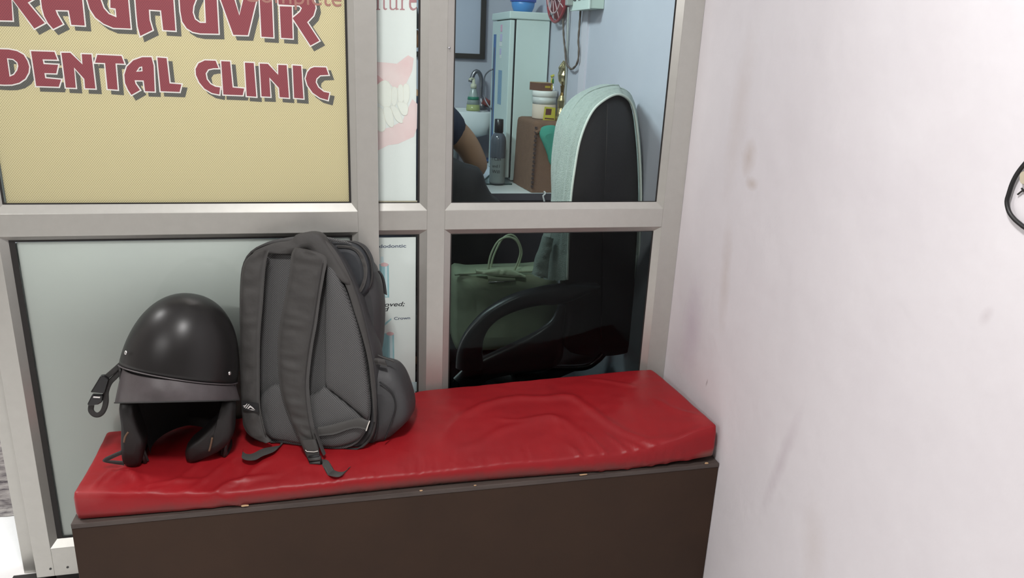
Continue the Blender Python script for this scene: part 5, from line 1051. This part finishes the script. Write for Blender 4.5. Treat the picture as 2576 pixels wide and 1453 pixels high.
bodyv = [(px0,.84,.575,.125,.10),(px0,.83,.70,.125,.10),(px0,.84,.92,.145,.105),(px0,.85,1.09,.12,.085),(px0,.865,1.18,.055),(px0,.875,1.25,.058),(px0,.90,1.335,.085,.095),(px0,.905,1.41,.075,.085),
 (SH[0]-.03,.86,SH[2]-.045,.066),((SH[0]+EL[0])/2,.88,(SH[2]+EL[2])/2,.052),(EL[0],.90,EL[2],.042),(EL[0]-.01,1.03,EL[2]-.045,.036),(EL[0]-.04,1.12,.812,.026),(EL[0]-.055,1.18,.800,.034,.016),
 (2*px0-SH[0]+.03,.86,SH[2]-.045,.066),(2*px0-SH[0],.90,.95,.050),(.02,.93,.84,.042),(.08,1.05,.82,.034),(.13,1.13,.812,.026),(.16,1.19,.800,.034,.016),
 (px0+.10,.92,.52,.085),(px0+.11,.98,.51,.075),(px0-.10,.92,.52,.085),(px0-.11,.98,.51,.075),(px0+.11,1.0,.30,.055),(px0-.11,1.0,.30,.055),(px0+.11,1.0,.08,.038),(px0-.11,1.0,.08,.038)]
bodye = [(0,1),(1,2),(2,3),(3,4),(4,5),(5,6),(6,7),(3,8),(8,9),(9,10),(10,11),(11,12),(12,13),(3,14),(14,15),(15,16),(16,17),(17,18),(18,19),(0,20),(20,21),(0,22),(22,23),(21,24),(23,25),(24,26),(25,27)]
for hand, wx, wy, s_ in ((13,EL[0]-.055,1.18,-1),(19,.16,1.19,1)):
    for k,(dx,ln) in enumerate(((-.026,.050),(-.009,.062),(.009,.066),(.026,.056))):
        i = len(bodyv); bodyv += [(wx+dx,wy+.03,.800,.0095),(wx+dx*1.1,wy+.03+ln*.6,.797,.0085),(wx+dx*1.1,wy+.03+ln,.788,.0075)]
        bodye += [(hand,i),(i,i+1),(i+1,i+2)]
    i = len(bodyv); bodyv += [(wx+s_*.035,wy+.01,.797,.010),(wx+s_*.05,wy+.035,.792,.0085)]; bodye += [(hand,i),(i,i+1)]
body = skin('body', bodyv, bodye, 'skin', pr)
shv = [(px0,.835,.60,.145,.12),(px0,.825,.70,.140,.115),(px0,.835,.92,.158,.120),(px0,.85,1.08,.135,.10),(px0,.86,1.15,.075),(SH[0]-.03,.86,SH[2]-.040,.080),(lerp(SH[0],EL[0],.52),.878,lerp(SH[2],EL[2],.52),.070),(2*px0-SH[0]+.03,.86,SH[2]-.04,.080),(2*px0-SH[0]+.01,.88,1.02,.066)]
skin('shirt', shv, [(0,1),(1,2),(2,3),(3,4),(3,5),(5,6),(3,7),(7,8)], 'shirt_navy', pr)
skin('trousers', [(px0,.86,.565,.145,.09),(px0+.10,.92,.53,.10),(px0+.11,.97,.52,.085),(px0+.11,1.0,.30,.065),(px0+.11,1.0,.11,.055),(px0-.10,.92,.53,.10),(px0-.11,.97,.52,.085),(px0-.11,1.0,.30,.065),(px0-.11,1.0,.11,.055)], [(0,1),(1,2),(2,3),(3,4),(0,5),(5,6),(6,7),(7,8)], 'trousers_black', pr)
for s_ in (-1,1):
    b = B(); b.lathe((px0+s_*.11,1.0,.0), [(.045,0),(.05,.02),(.042,.06),(.03,.085)], 20, sx=.85, sy=1.5); b.obj('shoe','gloss_black',pr,smooth=True)
b = B(); rows = []
hc = V((px0,.895,1.395))
for i in range(10):
    ph = 1.75*i/9; rows.append([hc+V((.092*math.sin(ph)*math.cos(6.283*j/28), .108*math.sin(ph)*math.sin(6.283*j/28)*(1 if math.sin(6.283*j/28) < 0 else .9), .105*math.cos(ph)+(.03 if math.sin(6.283*j/28) > .2 and i > 6 else 0))) for j in range(28)])
b.grid(rows, closed=True); b.obj('hair','hair_black',pr,smooth=True)
for s_ in (-1,1):
    b = B(); b.lathe((px0+s_*.034,.992,1.352), [(.001,-.011),(.009,-.006),(.011,0),(.009,.006),(.001,.011)], 14); b.obj('eye','porcelain',pr,smooth=True)
    b = B(); b.lathe((px0+s_*.086,.90,1.345), [(.001,-.03),(.010,-.022),(.013,0),(.012,.02),(.001,.03)], 14, sx=.6, sy=1.4); b.obj('ear','skin',pr,smooth=True)
B().tube([(px0,.995,1.36),(px0,1.008,1.335),(px0,1.012,1.322),(px0,.998,1.315)], [.007,.010,.013,.008], 10).obj('nose','skin',pr,smooth=True)
B().tube([(px0-.022,.987,1.290),(px0,.994,1.288),(px0+.022,.987,1.290)], [.003,.006,.003], 8).obj('mouth','tap_red',pr,smooth=True)
